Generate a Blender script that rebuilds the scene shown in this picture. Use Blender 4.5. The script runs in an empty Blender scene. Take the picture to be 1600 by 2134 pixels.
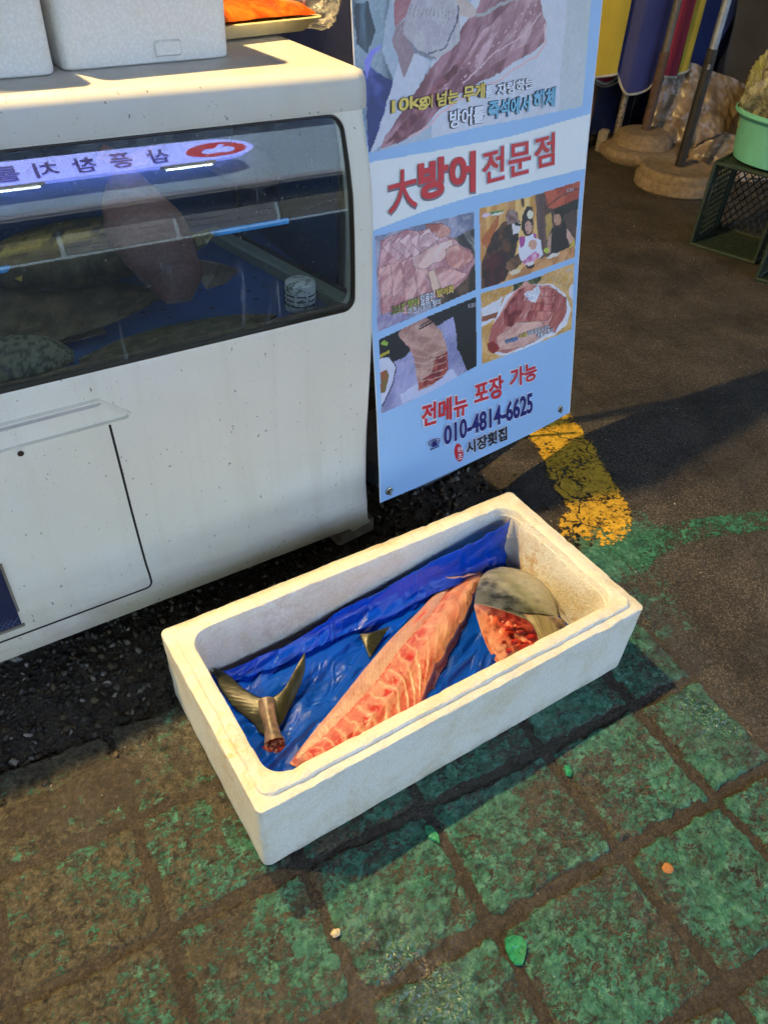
import bpy, math, random
import numpy as np
from mathutils import Vector, Matrix

SC = bpy.context.scene
COL = SC.collection
R_ = math.radians
rng = np.random.default_rng(7)
random.seed(7)

# ------------------------------------------------------------------ camera
CAM_POS = np.array([-0.1678, -0.4728, 1.1075])
CAM_ROT = np.array([[0.8413256424772268, -0.5382050625607627, 0.050064697591412605],
                    [0.3196322076313391, 0.5700574765471615, 0.7568815794279835],
                    [-0.4358972529801842, -0.6207815912855852, 0.6516316450094191]])
FPX = 1600.5
cd = bpy.data.cameras.new('camera'); cam = bpy.data.objects.new('camera', cd); COL.objects.link(cam)
m4 = Matrix([list(CAM_ROT.T[i]) + [CAM_POS[i]] for i in range(3)] + [[0, 0, 0, 1]])
cam.matrix_world = m4
cd.sensor_fit = 'HORIZONTAL'; cd.sensor_width = 36.0; cd.lens = FPX / 1600 * 36.0
cd.clip_start = 0.02; cd.clip_end = 200
SC.camera = cam

# ------------------------------------------------------------------ world, light, exposure
world = bpy.data.worlds.new('World'); SC.world = world; world.use_nodes = True
wn = world.node_tree; wn.nodes.clear()
sky = wn.nodes.new('ShaderNodeTexSky'); sky.sky_type = 'NISHITA'; sky.sun_disc = False
sky.sun_elevation = R_(28); sky.sun_rotation = R_(200); sky.air_density = 1.3; sky.dust_density = .6; sky.ozone_density = 2.5
bg = wn.nodes.new('ShaderNodeBackground'); bg.inputs[1].default_value = 0.07
wo = wn.nodes.new('ShaderNodeOutputWorld')
wn.links.new(sky.outputs[0], bg.inputs[0]); wn.links.new(bg.outputs[0], wo.inputs[0])
sl = bpy.data.lights.new('sun', 'SUN'); sl.energy = 5.0; sl.angle = R_(.55); sl.color = (1.0, .96, .90)
so_ = bpy.data.objects.new('sun', sl); COL.objects.link(so_); so_.rotation_euler = (R_(-48), 0, R_(4))   # comes over the back of the stall roofs and lights the far side of the lane
sky.sun_elevation = R_(42); sky.sun_rotation = R_(-4)
LAMP_POS = (-0.088, 1.095, 2.333)
LAMP_W = 55.0
LAMP2_POS = (-1.55, 1.10, 2.30)
LAMP2_W = 44.0
LAMP_COL = (1.0, 0.70, 0.29)
SC.view_settings.view_transform = 'Standard'
SC.view_settings.look = 'None'
SC.view_settings.exposure = 2.38
SC.view_settings.gamma = 1.0
SC.view_settings.use_curve_mapping = False
SC.render.engine = 'CYCLES'
SC.cycles.use_denoising = True
SC.cycles.denoising_prefilter = 'ACCURATE'
SC.cycles.max_bounces = 6
SC.cycles.transparent_max_bounces = 12
SC.cycles.sample_clamp_indirect = 4.0
SC.cycles.caustics_reflective = False
SC.cycles.caustics_refractive = False

# ------------------------------------------------------------------ numeric helpers
_T = rng.random(65536)
def _h(ix, iy, s):
    return _T[(ix * 73856093 ^ iy * 19349663 ^ (s * 83492791)) & 65535]
def vn(x, y, s=0):
    x = np.asarray(x, float); y = np.asarray(y, float)
    ix = np.floor(x).astype(np.int64); iy = np.floor(y).astype(np.int64)
    fx = x - ix; fy = y - iy
    fx = fx * fx * (3 - 2 * fx); fy = fy * fy * (3 - 2 * fy)
    return ((_h(ix, iy, s) * (1 - fx) + _h(ix + 1, iy, s) * fx) * (1 - fy)
            + (_h(ix, iy + 1, s) * (1 - fx) + _h(ix + 1, iy + 1, s) * fx) * fy)
def fbm(x, y, s=0, o=4, g=0.5):
    t = 0; a = 1; n = 0
    for k in range(o):
        t = t + a * vn(x * 2 ** k + 17.3 * k, y * 2 ** k - 9.1 * k, s + k); n += a; a *= g
    return t / n
def sst(e0, e1, x):
    t = np.clip((x - e0) / (e1 - e0), 0, 1); return t * t * (3 - 2 * t)
def lerp(a, b, t): return a + (b - a) * t
def mixc(a, b, t):
    return np.asarray(a) * (1 - t[..., None]) + np.asarray(b) * t[..., None]
def srgb(r, g, b):
    f = lambda c: (c / 255 / 12.92) if c / 255 <= .04045 else ((c / 255 + .055) / 1.055) ** 2.4
    return (f(r), f(g), f(b))
def ray(u, v):
    return CAM_ROT.T @ np.array([(u - 800) / FPX, -(v - 1067) / FPX, -1.0])
def at(u, v, z=0.0, ax=2):
    """point of the place seen at photo position (u,v) on the plane axis=z"""
    d = ray(u, v); return CAM_POS + d * (z - CAM_POS[ax]) / d[ax]

# ------------------------------------------------------------------ mesh helpers
def mesh_np(name, V, F, mat=None, parent=None, col=None, smooth=True, loc=None):
    me = bpy.data.meshes.new(name)
    V = np.asarray(V, np.float32).reshape(-1, 3)
    if isinstance(F, np.ndarray):
        n, k = F.shape
        me.vertices.add(len(V)); me.vertices.foreach_set('co', V.ravel())
        me.loops.add(n * k); me.loops.foreach_set('vertex_index', F.astype(np.int32).ravel())
        me.polygons.add(n); me.polygons.foreach_set('loop_start', np.arange(0, n * k, k, dtype=np.int32))
        me.update(calc_edges=True)
    else:
        me.from_pydata(V.tolist(), [], F); me.update()
    me.validate()
    if smooth: me.polygons.foreach_set('use_smooth', np.ones(len(me.polygons), bool))
    if col is not None:
        ca = me.color_attributes.new('Col', 'FLOAT_COLOR', 'POINT')
        c = np.ones((len(V), 4), np.float32); c[:, :3] = np.asarray(col, np.float32).reshape(-1, 3)
        ca.data.foreach_set('color', c.ravel())
    if mat is not None: me.materials.append(mat)
    o = bpy.data.objects.new(name, me); COL.objects.link(o)
    if loc is not None: o.location = loc
    if parent is not None: o.parent = parent
    return o
def qgrid(nu, nv, cu=False, cv=False):
    """quads for an array [nu, nv]; cu/cv wrap"""
    i = np.arange(nu if cu else nu - 1)[:, None]; j = np.arange(nv if cv else nv - 1)[None, :]
    i2 = (i + 1) % nu; j2 = (j + 1) % nv
    return np.stack([(i * nv + j), (i2 * nv + j), (i2 * nv + j2), (i * nv + j2)], -1).reshape(-1, 4)
def tag(o, label=None, cat=None, group=None, kind=None):
    if label: o['label'] = label
    if cat: o['category'] = cat
    if group: o['group'] = group
    if kind: o['kind'] = kind
    return o
def empty(name, loc, label, cat, group=None):
    o = bpy.data.objects.new(name, None); COL.objects.link(o); o.location = loc
    o.empty_display_size = .05
    return tag(o, label, cat, group)
def keepw(o, parent):
    """parent with world placement kept (mesh in world coordinates)"""
    o.parent = parent; o.matrix_parent_inverse = Matrix.Translation(parent.location).inverted()
    return o
class MB:
    def __init__(s): s.v = []; s.f = []
    def add(s, V, F):
        n = len(s.v); s.v += [tuple(map(float, p)) for p in V]; s.f += [tuple(int(i) + n for i in f) for f in F]
    def box(s, c, d, rz=0, bev=0.0, R=None):
        hx, hy, hz = d[0] / 2, d[1] / 2, d[2] / 2
        b = min(bev, hx * .9, hy * .9, hz * .9)
        M = np.array(Matrix.Rotation(rz, 3, 'Z')) if R is None else R
        if b <= 0:
            P = [(x, y, z) for x in (-hx, hx) for y in (-hy, hy) for z in (-hz, hz)]
            F = [(0, 1, 3, 2), (4, 6, 7, 5), (0, 4, 5, 1), (2, 3, 7, 6), (0, 2, 6, 4), (1, 5, 7, 3)]
            s.add([M @ np.array(p) + c for p in P], F); return
        loops = []
        for z, o_ in ((-hz, b), (-hz + b, 0), (hz - b, 0), (hz, b)):
            X, Y = hx - o_, hy - o_
            bb = b if o_ == 0 else b * .5
            loops.append([(X, -Y + bb, z), (X, Y - bb, z), (X - bb, Y, z), (-X + bb, Y, z), (-X, Y - bb, z), (-X, -Y + bb, z), (-X + bb, -Y, z), (X - bb, -Y, z)])
        P = [M @ np.array(p) + c for l in loops for p in l]
        F = [(k * 8 + i, k * 8 + (i + 1) % 8, (k + 1) * 8 + (i + 1) % 8, (k + 1) * 8 + i) for k in range(3) for i in range(8)]
        F += [tuple(range(7, -1, -1)), tuple(range(24, 32))]
        s.add(P, F)
    def tube(s, pts, r, n=12, cap=True):
        pts = np.asarray(pts, float); rr = np.broadcast_to(np.asarray(r, float), (len(pts),))
        V = []
        up = None
        for i, p in enumerate(pts):
            t = pts[min(i + 1, len(pts) - 1)] - pts[max(i - 1, 0)]; t = t / (np.linalg.norm(t) + 1e-12)
            if up is None:
                up = np.cross(t, [0, 0, 1.]); 
                if np.linalg.norm(up) < .1: up = np.cross(t, [1., 0, 0])
            up = up - t * (up @ t); up /= np.linalg.norm(up) + 1e-12
            w = np.cross(t, up)
            for k in range(n):
                a = 2 * math.pi * k / n
                V.append(p + rr[i] * (math.cos(a) * up + math.sin(a) * w))
        F = [(i * n + k, i * n + (k + 1) % n, (i + 1) * n + (k + 1) % n, (i + 1) * n + k) for i in range(len(pts) - 1) for k in range(n)]
        if cap: F += [tuple(range(n - 1, -1, -1)), tuple(range((len(pts) - 1) * n, len(pts) * n))]
        s.add(V, F)
    def lathe(s, prof, c=(0, 0, 0), n=48, wob=0.0):
        V = []
        for i, (r, z) in enumerate(prof):
            for k in range(n):
                a = 2 * math.pi * k / n
                w = 1 + wob * (float(vn(math.cos(a) * 2.2 + i * .35 + 5, math.sin(a) * 2.2 + 5, 3)) - .5)
                V.append((c[0] + r * w * math.cos(a), c[1] + r * w * math.sin(a), c[2] + z))
        m = len(prof)
        F = [(i * n + k, i * n + (k + 1) % n, (i + 1) * n + (k + 1) % n, (i + 1) * n + k) for i in range(m - 1) for k in range(n)]
        if prof[0][0] > 1e-5: F.append(tuple(range(n - 1, -1, -1)))
        if prof[-1][0] > 1e-5: F.append(tuple(range((m - 1) * n, m * n)))
        s.add(V, F)
    def build(s, name, mat, parent=None, smooth=False, keep=True):
        o = mesh_np(name, s.v, s.f, mat, None, smooth=smooth)
        if smooth:
            try: o.data.set_sharp_from_angle(angle=R_(38))
            except Exception: pass
        if parent is not None:
            if keep: keepw(o, parent)
            else: o.parent = parent
        return o

# ------------------------------------------------------------------ material helpers
class NT:
    def __init__(s, name):
        s.m = bpy.data.materials.new(name); s.m.use_nodes = True
        s.t = s.m.node_tree; s.t.nodes.clear()
        s.out = s.t.nodes.new('ShaderNodeOutputMaterial')
        s.p = s.t.nodes.new('ShaderNodeBsdfPrincipled')
        s.t.links.new(s.p.outputs[0], s.out.inputs[0])
        tc = s.t.nodes.new('ShaderNodeTexCoord'); s.obj = tc.outputs['Object']
        g = s.t.nodes.new('ShaderNodeNewGeometry'); s.pos = g.outputs['Position']; s.nrm = g.outputs['Normal']
    def L(s, a, b):
        if isinstance(a, (int, float)): b.default_value = a
        elif isinstance(a, tuple): b.default_value = a if len(a) == len(b.default_value) else tuple(a) + (1,)
        else: s.t.links.new(a, b)
    def set(s, **k):
        names = dict(col='Base Color', rough='Roughness', metal='Metallic', spec='Specular IOR Level', sss='Subsurface Weight',
                     coat='Coat Weight', coatr='Coat Roughness', trans='Transmission Weight', ior='IOR', alpha='Alpha',
                     ec='Emission Color', es='Emission Strength', normal='Normal', sheen='Sheen Weight', cn='Coat Normal')
        for a, v in k.items(): s.L(v, s.p.inputs[names[a]])
        return s
    def mp(s, vec, scale=(1, 1, 1), rot=(0, 0, 0), loc=(0, 0, 0)):
        n = s.t.nodes.new('ShaderNodeMapping'); s.L(vec, n.inputs[0])
        n.inputs['Scale'].default_value = scale; n.inputs['Rotation'].default_value = rot; n.inputs['Location'].default_value = loc
        return n.outputs[0]
    def noise(s, scale, detail=4, rough=.55, dist=0.0, vec=None, col=False):
        n = s.t.nodes.new('ShaderNodeTexNoise'); s.L(vec if vec is not None else s.pos, n.inputs['Vector'])
        n.inputs['Scale'].default_value = scale; n.inputs['Detail'].default_value = detail
        n.inputs['Roughness'].default_value = rough; n.inputs['Distortion'].default_value = dist
        return n.outputs['Color' if col else 'Fac']
    def vor(s, scale, feat='F1', out='Distance', vec=None, rnd=1.0):
        n = s.t.nodes.new('ShaderNodeTexVoronoi'); n.feature = feat; s.L(vec if vec is not None else s.pos, n.inputs['Vector'])
        n.inputs['Scale'].default_value = scale; n.inputs['Randomness'].default_value = rnd
        return n.outputs[out]
    def wave(s, scale, dist=0, vec=None, dirn='X', detail=2):
        n = s.t.nodes.new('ShaderNodeTexWave'); n.bands_direction = dirn; s.L(vec if vec is not None else s.pos, n.inputs['Vector'])
        n.inputs['Scale'].default_value = scale; n.inputs['Distortion'].default_value = dist; n.inputs['Detail'].default_value = detail
        return n.outputs['Fac']
    def ramp(s, f, *st):
        n = s.t.nodes.new('ShaderNodeValToRGB'); s.L(f, n.inputs[0]); e = n.color_ramp.elements
        while len(e) < len(st): e.new(.5)
        for k, (p, c) in enumerate(st):
            e[k].position = p; e[k].color = (c, c, c, 1) if isinstance(c, (int, float)) else tuple(c) + (1,)
        return n.outputs[0]
    def mix(s, f, a, b, mode='MIX'):
        n = s.t.nodes.new('ShaderNodeMix'); n.data_type = 'RGBA'; n.blend_type = mode
        s.L(f, n.inputs[0])
        for v, i in ((a, 6), (b, 7)):
            s.L(tuple(v) + (1,) if isinstance(v, tuple) and len(v) == 3 else v, n.inputs[i])
        return n.outputs[2]
    def math(s, op, a, b=0.0, clamp=False):
        n = s.t.nodes.new('ShaderNodeMath'); n.operation = op; n.use_clamp = clamp; s.L(a, n.inputs[0]); s.L(b, n.inputs[1])
        return n.outputs[0]
    def attr(s, name='Col', out='Color'):
        n = s.t.nodes.new('ShaderNodeAttribute'); n.attribute_name = name; return n.outputs[out]
    def sep(s, c):
        n = s.t.nodes.new('ShaderNodeSeparateColor'); s.L(c, n.inputs[0]); return n.outputs
    def xyz(s, v):
        n = s.t.nodes.new('ShaderNodeSeparateXYZ'); s.L(v, n.inputs[0]); return n.outputs
    def bump(s, h, strength=.5, dist=.002, prev=None):
        n = s.t.nodes.new('ShaderNodeBump'); s.L(h, n.inputs['Height']); n.inputs['Strength'].default_value = strength
        n.inputs['Distance'].default_value = dist
        if prev is not None: s.L(prev, n.inputs['Normal'])
        return n.outputs[0]
def simple(name, c, rough=.6, var=.15, scale=30, metal=0, bump=.2, bd=.001, spec=.5, coat=0, vec=None, dirt=0.0, dirtc=(.12, .08, .04)):
    n = NT(name)
    f = n.noise(scale, 5, .6)
    lo = tuple(x * (1 - var) for x in c); hi = tuple(min(1, x * (1 + var)) for x in c)
    cc = n.ramp(f, (.3, lo), (.7, hi))
    if dirt > 0:
        d = n.noise(scale * .25, 8, .7, .5)
        cc = n.mix(n.math('MULTIPLY', n.ramp(d, (.45, 0.0), (.75, 1.0)), dirt), cc, dirtc)
    n.set(col=cc, rough=n.ramp(n.noise(scale * 2, 3), (.3, max(0, rough - .08)), (.7, min(1, rough + .08))), metal=metal, spec=spec, coat=coat)
    if bump > 0 and metal < .3: n.set(normal=n.bump(n.noise(scale * 4, 5, .6), bump, bd))
    return n.m
def painted(name, rough=.5, spec=.5, sss=0, coat=0, bump=0.0, bscale=300, bd=.0006, var=.0, coatr=.1):
    n = NT(name); c = n.attr()
    if var > 0: c = n.mix(1.0, c, n.ramp(n.noise(bscale * .6, 3), (.3, 1 - var), (.7, 1.0)), 'MULTIPLY')
    n.set(col=c, rough=rough, spec=spec, sss=sss, coat=coat, coatr=coatr)
    if sss: n.p.inputs['Subsurface Radius'].default_value = (.006, .002, .001); n.p.inputs['Subsurface Scale'].default_value = .6
    if bump: n.set(normal=n.bump(n.noise(bscale, 5, .6), bump, bd))
    return n.m

# ================================================================== GROUND
TH = math.atan(.085); CT, ST_ = math.cos(TH), math.sin(TH)
def to_ab(x, y): return x * CT - y * ST_, x * ST_ + y * CT
def to_xy(a, b): return a * CT + b * ST_, -a * ST_ + b * CT
COLS = [-.72, -.53, -.335, -.143, .050, .250, .478, .672, .822]
ROWS = [-.80, -.605, -.405, -.203, -.014, .160, .335]
A_EDGE, B_EDGE = .822, .335
def green_amt(a, b):
    g = .50 + .09 * sst(-.1, .35, a) + .07 * sst(.3, .75, a)
    g = g - .10 * sst(.08, -.12, a) - .10 * sst(.1, .3, b) * sst(.1, -.1, a)
    g = g + .60 * (fbm(a * 9, b * 9, 31) - .5)
    return np.clip(g, 0, .9)
def wet_amt(a, b):
    w = .9 * np.exp(-(((a - .13) / .07) ** 2 + ((b + .20) / .10) ** 2)) + .8 * np.exp(-(((a - .10) / .06) ** 2 + ((b + .33) / .06) ** 2))
    w = w + .8 * np.exp(-(((a - .79) / .06) ** 2 + ((b + .10) / .12) ** 2)) + .7 * np.exp(-(((a - .84) / .05) ** 2 + ((b - .13) / .1) ** 2))
    w = w + .45 * np.exp(-(((a + .08) / .10) ** 2 + ((b - .27) / .06) ** 2)) + .25 * (fbm(a * 5, b * 5, 77) > .62)
    return np.clip(w, 0, 1)
def base_h(x, y):
    a, b = to_ab(x, y)
    # asphalt surface 6 mm above the dirty joints of the stamped paving; gravel hollow beneath the tank
    edge = .012 * (fbm(x * 14, y * 14, 5) - .5)
    inpav = sst(A_EDGE + .012, A_EDGE - .004, a + edge) * sst(B_EDGE + .02, B_EDGE - .01, b + edge * 2)
    h = .0042 + .0023 * (1 - inpav)
    gr = gravel_m(x, y)
    h = h - .012 * gr
    h = h + (fbm(x * 9, y * 9, 11, 4) - .5) * .006 * (.6 + .6 * gr) + (fbm(x * 130, y * 130, 13, 3) - .5) * .0026
    return h
def gravel_m(x, y):
    e = .05 * (fbm(x * 7, y * 7, 8) - .5)
    return sst(.285, .33, y + e + .045 * sst(-.1, .5, x)) * sst(.95, .84, x + e) * sst(.98, .86, y + e)
# material of asphalt / soil / joints:  Col = (green paint amount, soil amount, wetness)
def ground_mat(name, slab):
    n = NT(name); s = n.sep(n.attr())
    g, so, we = s[0], s[1], s[2]
    base = n.ramp(n.noise(260, 4, .7), (.3, (.009, .0075, .0065)), (.5, (.038, .032, .027)), (.72, (.11, .095, .078)))
    agg = n.vor(420, 'F1', 'Color'); ag = n.sep(agg)[0]
    base = n.mix(n.math('MULTIPLY', n.math('GREATER_THAN', ag, .86), .55), base, (.22, .18, .14))
    patch = n.ramp(n.noise(5, 7, .68, .5), (.36, .50), (.66, 1.45))
    base = n.mix(1.0, base, patch, 'MULTIPLY')
    soil = n.ramp(n.noise(120, 6, .7, .3), (.3, (.018, .013, .009)), (.5, (.046, .035, .024)), (.7, (.10, .078, .053)))
    base = n.mix(so, base, soil)
    if slab:
        tan = n.ramp(n.noise(110, 8, .78, .4), (.34, (.020, .017, .011)), (.48, (.072, .062, .038)), (.66, (.185, .158, .098)))
        base = n.mix(n.ramp(n.math('ADD', n.noise(16, 7, .7, .6), n.math('MULTIPLY', so, .35)), (.42, 0.0), (.72, .85)), base, tan)
    # worn green paint left in flecks
    w1 = n.noise(100, 8, .70, .9, vec=n.mp(n.pos, (1, 1.6, 1), (0, 0, -.35)))
    w2 = n.noise(22, 5, .6, .8)
    wear = n.math('ADD', n.math('MULTIPLY', w1, .62), n.math('MULTIPLY', w2, .38))
    thr = n.math('SUBTRACT', .68, n.math('MULTIPLY', g, .34))
    pm = n.math('MULTIPLY', n.math('SUBTRACT', wear, thr), 40.0, True)
    pm = n.math('MULTIPLY', pm, n.math('GREATER_THAN', g, .02))
    gc = n.ramp(n.noise(70, 6, .65), (.34, (.016, .095, .062)), (.5, (.042, .205, .138)), (.66, (.13, .35, .25)))
    thin = n.ramp(n.noise(30, 4), (.35, .70), (.6, .97))
    pit = n.ramp(n.noise(75, 6, .7, .5), (.56, 0.0), (.63, 1.0)) if slab else None
    base = n.mix(n.math('MULTIPLY', pm, thin), base, gc)
    if slab: base = n.mix(n.math('MULTIPLY', pit, .55), base, (.022, .017, .012))
    base = n.mix(n.math('MULTIPLY', we, .55), base, (.012, .012, .009), 'MIX')
    wetm = n.math('MULTIPLY', we, n.ramp(n.noise(45, 4, .6), (.35, 0.0), (.5, 1.0)), True)
    rough_spec = n.mix(wetm, (.45, .45, .45), (1.0, 1.0, 1.0))
    rough = n.mix(wetm, n.ramp(n.noise(150, 3), (.3, .62), (.7, .9)), (.09, .09, .09))
    n.set(col=base, rough=rough, spec=rough_spec)
    hh = n.math('ADD', n.math('MULTIPLY', n.noise(330, 5, .7), 1.0), n.math('MULTIPLY', pm, .35))
    hh = n.math('ADD', hh, n.math('MULTIPLY', n.vor(240, 'F1'), .8))
    if slab: hh = n.math('SUBTRACT', hh, n.math('MULTIPLY', pit, 1.2))
    hw = n.math('MULTIPLY', n.noise(130, 2, .5, .3), 2.6)
    m_ = n.t.nodes.new('ShaderNodeMix'); m_.data_type = 'FLOAT'; n.L(wetm, m_.inputs[0]); n.L(hh, m_.inputs[2]); n.L(hw, m_.inputs[3])
    n.set(normal=n.bump(m_.outputs[0], .9, .0045))
    return n.m
M_ground = ground_mat('asphalt_and_soil', False)
M_slab = ground_mat('stamped_green_slab', True)

def sheet(name, xs, ys, zf, mat, colf=None, **k):
    X, Y = np.meshgrid(xs, ys, indexing='ij'); Z = zf(X, Y)
    V = np.stack([X, Y, Z], -1).reshape(-1, 3)
    return mesh_np(name, V, qgrid(len(xs), len(ys)), mat, None, None if colf is None else colf(X, Y).reshape(-1, 3), **k)
def ground_col(X, Y):
    a, b = to_ab(X, Y)
    pav = sst(A_EDGE + .01, A_EDGE - .01, a) * sst(B_EDGE + .03, B_EDGE - .01, b)
    soil = np.clip(.75 * pav + .9 * gravel_m(X, Y) + .25 * sst(1.3, 2.2, X) * sst(1.5, 2.0, Y) + .9 * sst(.20, .30, b) * sst(.05, -.12, a) * pav, 0, 1)
    g = .10 * pav * (1 - soil)
    # loose green overspray to the right of the box and the painted bend
    ov = sst(.80, .84, a) * sst(1.10, .90, a) * sst(-.04, .12, b) * sst(.42, .34, b)
    ov2 = sst(.72, .84, a) * sst(1.16, 1.0, a) * sst(.22, .30, b) * sst(.43, .37, b)
    g = g + .50 * ov * sst(1.05, .86, a + (b - .1) * -.5) + .46 * ov2
    wet = np.clip(wet_amt(a, b) * .8 + .25 * gravel_m(X, Y) + .35 * sst(.86, 1.0, a) * sst(.35, .1, b) * 0, 0, 1)
    return np.stack([g, soil, wet], -1)
xs = np.arange(-.85, 3.9, .006); ys = np.arange(-.85, 2.75, .006)
ground = sheet('ground', xs, ys, base_h, M_ground, ground_col)
tag(ground, kind='structure')
far = sheet('road', np.linspace(-60, 60, 41), np.linspace(-60, 60, 41), lambda X, Y: X * 0 - .03, M_ground,
            lambda X, Y: np.stack([X * 0, X * 0 + .3, X * 0], -1)); tag(far, kind='structure')

# stamped slabs: each raised, uneven, with ragged edges
def make_slab(a0, a1, b0, b1, k, par):
    mrg = .0038
    a0 += mrg + .003 * rng.random(); a1 -= mrg + .002 * rng.random(); b0 += mrg; b1 -= mrg + .002 * rng.random()
    n1 = max(4, int((a1 - a0) / .0035)); n2 = max(4, int((b1 - b0) / .0035))
    A, B = np.meshgrid(np.linspace(a0, a1, n1), np.linspace(b0, b1, n2), indexing='ij')
    ph = k * 3.7
    # ragged outline: border vertices pushed in and out
    ja = (fbm(B * 38 + ph, A * 0 + ph, 3, 4) - .5) * .016 + (fbm(B * 6 + ph, A * 0, 4) - .5) * .014
    jb = (fbm(A * 38 + ph, B * 0 + ph, 5, 4) - .5) * .016 + (fbm(A * 6 + ph, B * 0, 6) - .5) * .014
    ua = (A - a0) / (a1 - a0) * 2 - 1; ub = (B - b0) / (b1 - b0) * 2 - 1
    cut = (np.abs(ua) ** 14 + np.abs(ub) ** 14)
    A2 = A + ja * np.abs(ua) ** 3 * np.sign(ua); B2 = B + jb * np.abs(ub) ** 3 * np.sign(ub)
    A2 -= .004 * np.sign(ua) * np.abs(ua * ub) ** 10; B2 -= .004 * np.sign(ub) * np.abs(ua * ub) ** 10
    x, y = to_xy(A2, B2)
    dist = np.minimum(np.minimum(A - a0, a1 - A), np.minimum(B - b0, b1 - B))
    dist = dist + (fbm(x * 90, y * 90, 21, 3) - .45) * .006
    z = -.003 + .0105 * sst(-.0005, .0065, dist)
    z = z + (fbm(x * 22, y * 22, 41, 5) - .5) * .0060 + (fbm(x * 110, y * 110, 43, 4) - .5) * .0044 + rng.normal() * .0008
    old = sst(.12, .22, B) * sst(.08, -.05, A)
    z = z - old * .004
    g = green_amt(A, B); so = np.clip(.25 + .45 * sst(.1, -.3, A) + .5 * old + .35 * (fbm(x * 5, y * 5, 91) - .5), 0, 1)
    so = so * sst(.85, .25, A)
    g = g * sst(-.002, .010, dist + .002)
    C = np.stack([g, so, wet_amt(A, B)], -1)
    o = mesh_np('paving_slab', np.stack([x, y, z], -1), qgrid(n1, n2), M_slab, par, C.reshape(-1, 3))
    return o
pave = mesh_np('pavement', [(*to_xy(-.95, -.9), -.022), (*to_xy(.83, -.9), -.022), (*to_xy(.83, .34), -.022), (*to_xy(-.95, .34), -.022)], [(0, 1, 2, 3)], M_ground, None,
               [(0, .6, 0)] * 4); tag(pave, kind='structure')
k = 0
for i in range(len(COLS) - 1):
    for j in range(len(ROWS) - 1):
        k += 1; make_slab(COLS[i], COLS[i + 1], ROWS[j], ROWS[j + 1], k, pave)

# worn painted markings as their own thin sheets
def strip(name, L, Rr, mat, n=60, m=12, lift=.0012):
    L = np.array(L, float); Rr = np.array(Rr, float)
    def res(P):
        d = np.r_[0, np.cumsum(np.linalg.norm(np.diff(P, axis=0), axis=1))]; t = np.linspace(0, d[-1], n)
        return np.stack([np.interp(t, d, P[:, 0]), np.interp(t, d, P[:, 1])], -1)
    a, b = res(L), res(Rr)
    for _ in range(3):
        a[1:-1] = (a[:-2] + 2 * a[1:-1] + a[2:]) / 4; b[1:-1] = (b[:-2] + 2 * b[1:-1] + b[2:]) / 4
    w = np.linspace(0, 1, m)[None, :, None]
    P = a[:, None] * (1 - w) + b[:, None] * w
    ed = (np.abs(np.linspace(-1, 1, m)) ** 6)[None, :, None]
    P = P + ed * (np.stack([fbm(P[..., 0] * 60, P[..., 1] * 60, 61), fbm(P[..., 0] * 60, P[..., 1] * 60, 62)], -1) - .5) * .012
    z = base_h(P[..., 0], P[..., 1]) + lift + .0012
    e = np.minimum(1 - np.abs(np.linspace(-1, 1, m)), .2)[None, :] * 5 * np.ones((n, 1))
    tt = np.minimum(np.linspace(0, 1, n), 1 - np.linspace(0, 1, n))[:, None] * 12
    E_ = np.clip(np.minimum(e, tt), 0, 1)
    return mesh_np(name, np.concatenate([P, z[..., None]], -1), qgrid(n, m), mat, None, np.stack([E_] * 3, -1).reshape(-1, 3))
def paint_mat(name, lo, mid, hi, cover, crack=True):
    n = NT(name); c = n.ramp(n.noise(60, 6, .65), (.3, lo), (.5, mid), (.72, hi))
    n.set(col=c, rough=.62, normal=n.bump(n.noise(330, 5, .7), .7, .003))
    w = n.math('ADD', n.math('MULTIPLY', n.noise(120, 8, .7, .6), .6), n.math('MULTIPLY', n.noise(18, 5, .6, .5), .4))
    w = n.math('ADD', w, n.math('MULTIPLY', n.math('SUBTRACT', n.sep(n.attr())[0], 1.0), .16))
    a = n.math('MULTIPLY', n.math('SUBTRACT', w, cover), 22.0, True)
    if crack:
        cr = n.vor(7.5, 'DISTANCE_TO_EDGE', vec=n.mix(.06, n.pos, n.noise(25, 4, col=True)))
        a = n.math('MULTIPLY', a, n.math('GREATER_THAN', cr, .014))
    n.set(alpha=a)
    return n.m
M_yel = paint_mat('worn_yellow_paint', (.26, .15, .012), (.62, .36, .02), (.78, .50, .05), .435)
M_grn = paint_mat('worn_green_paint', (.010, .065, .040), (.020, .14, .085), (.06, .25, .16), .485, False)
yl = strip('yellow_line', [(1.14, 1.0), (1.10, .80), (1.062, .690), (1.005, .56), (.950, .46), (.925, .39), (.855, .345), (.80, .325)],
           [(1.32, 1.0), (1.27, .82), (1.222, .671), (1.174, .535), (1.115, .41), (1.060, .290), (1.0, .240), (.90, .235)], M_yel, 90, 24)
tag(yl, kind='structure')
gl = strip('green_line', [(.86, .30), (1.0, .262), (1.162, .222), (1.349, .154), (1.52, .08)],
           [(.88, .12), (1.0, .165), (1.12, .150), (1.284, .098), (1.45, .02)], M_grn, 70, 16)
tag(gl, kind='structure')

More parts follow.
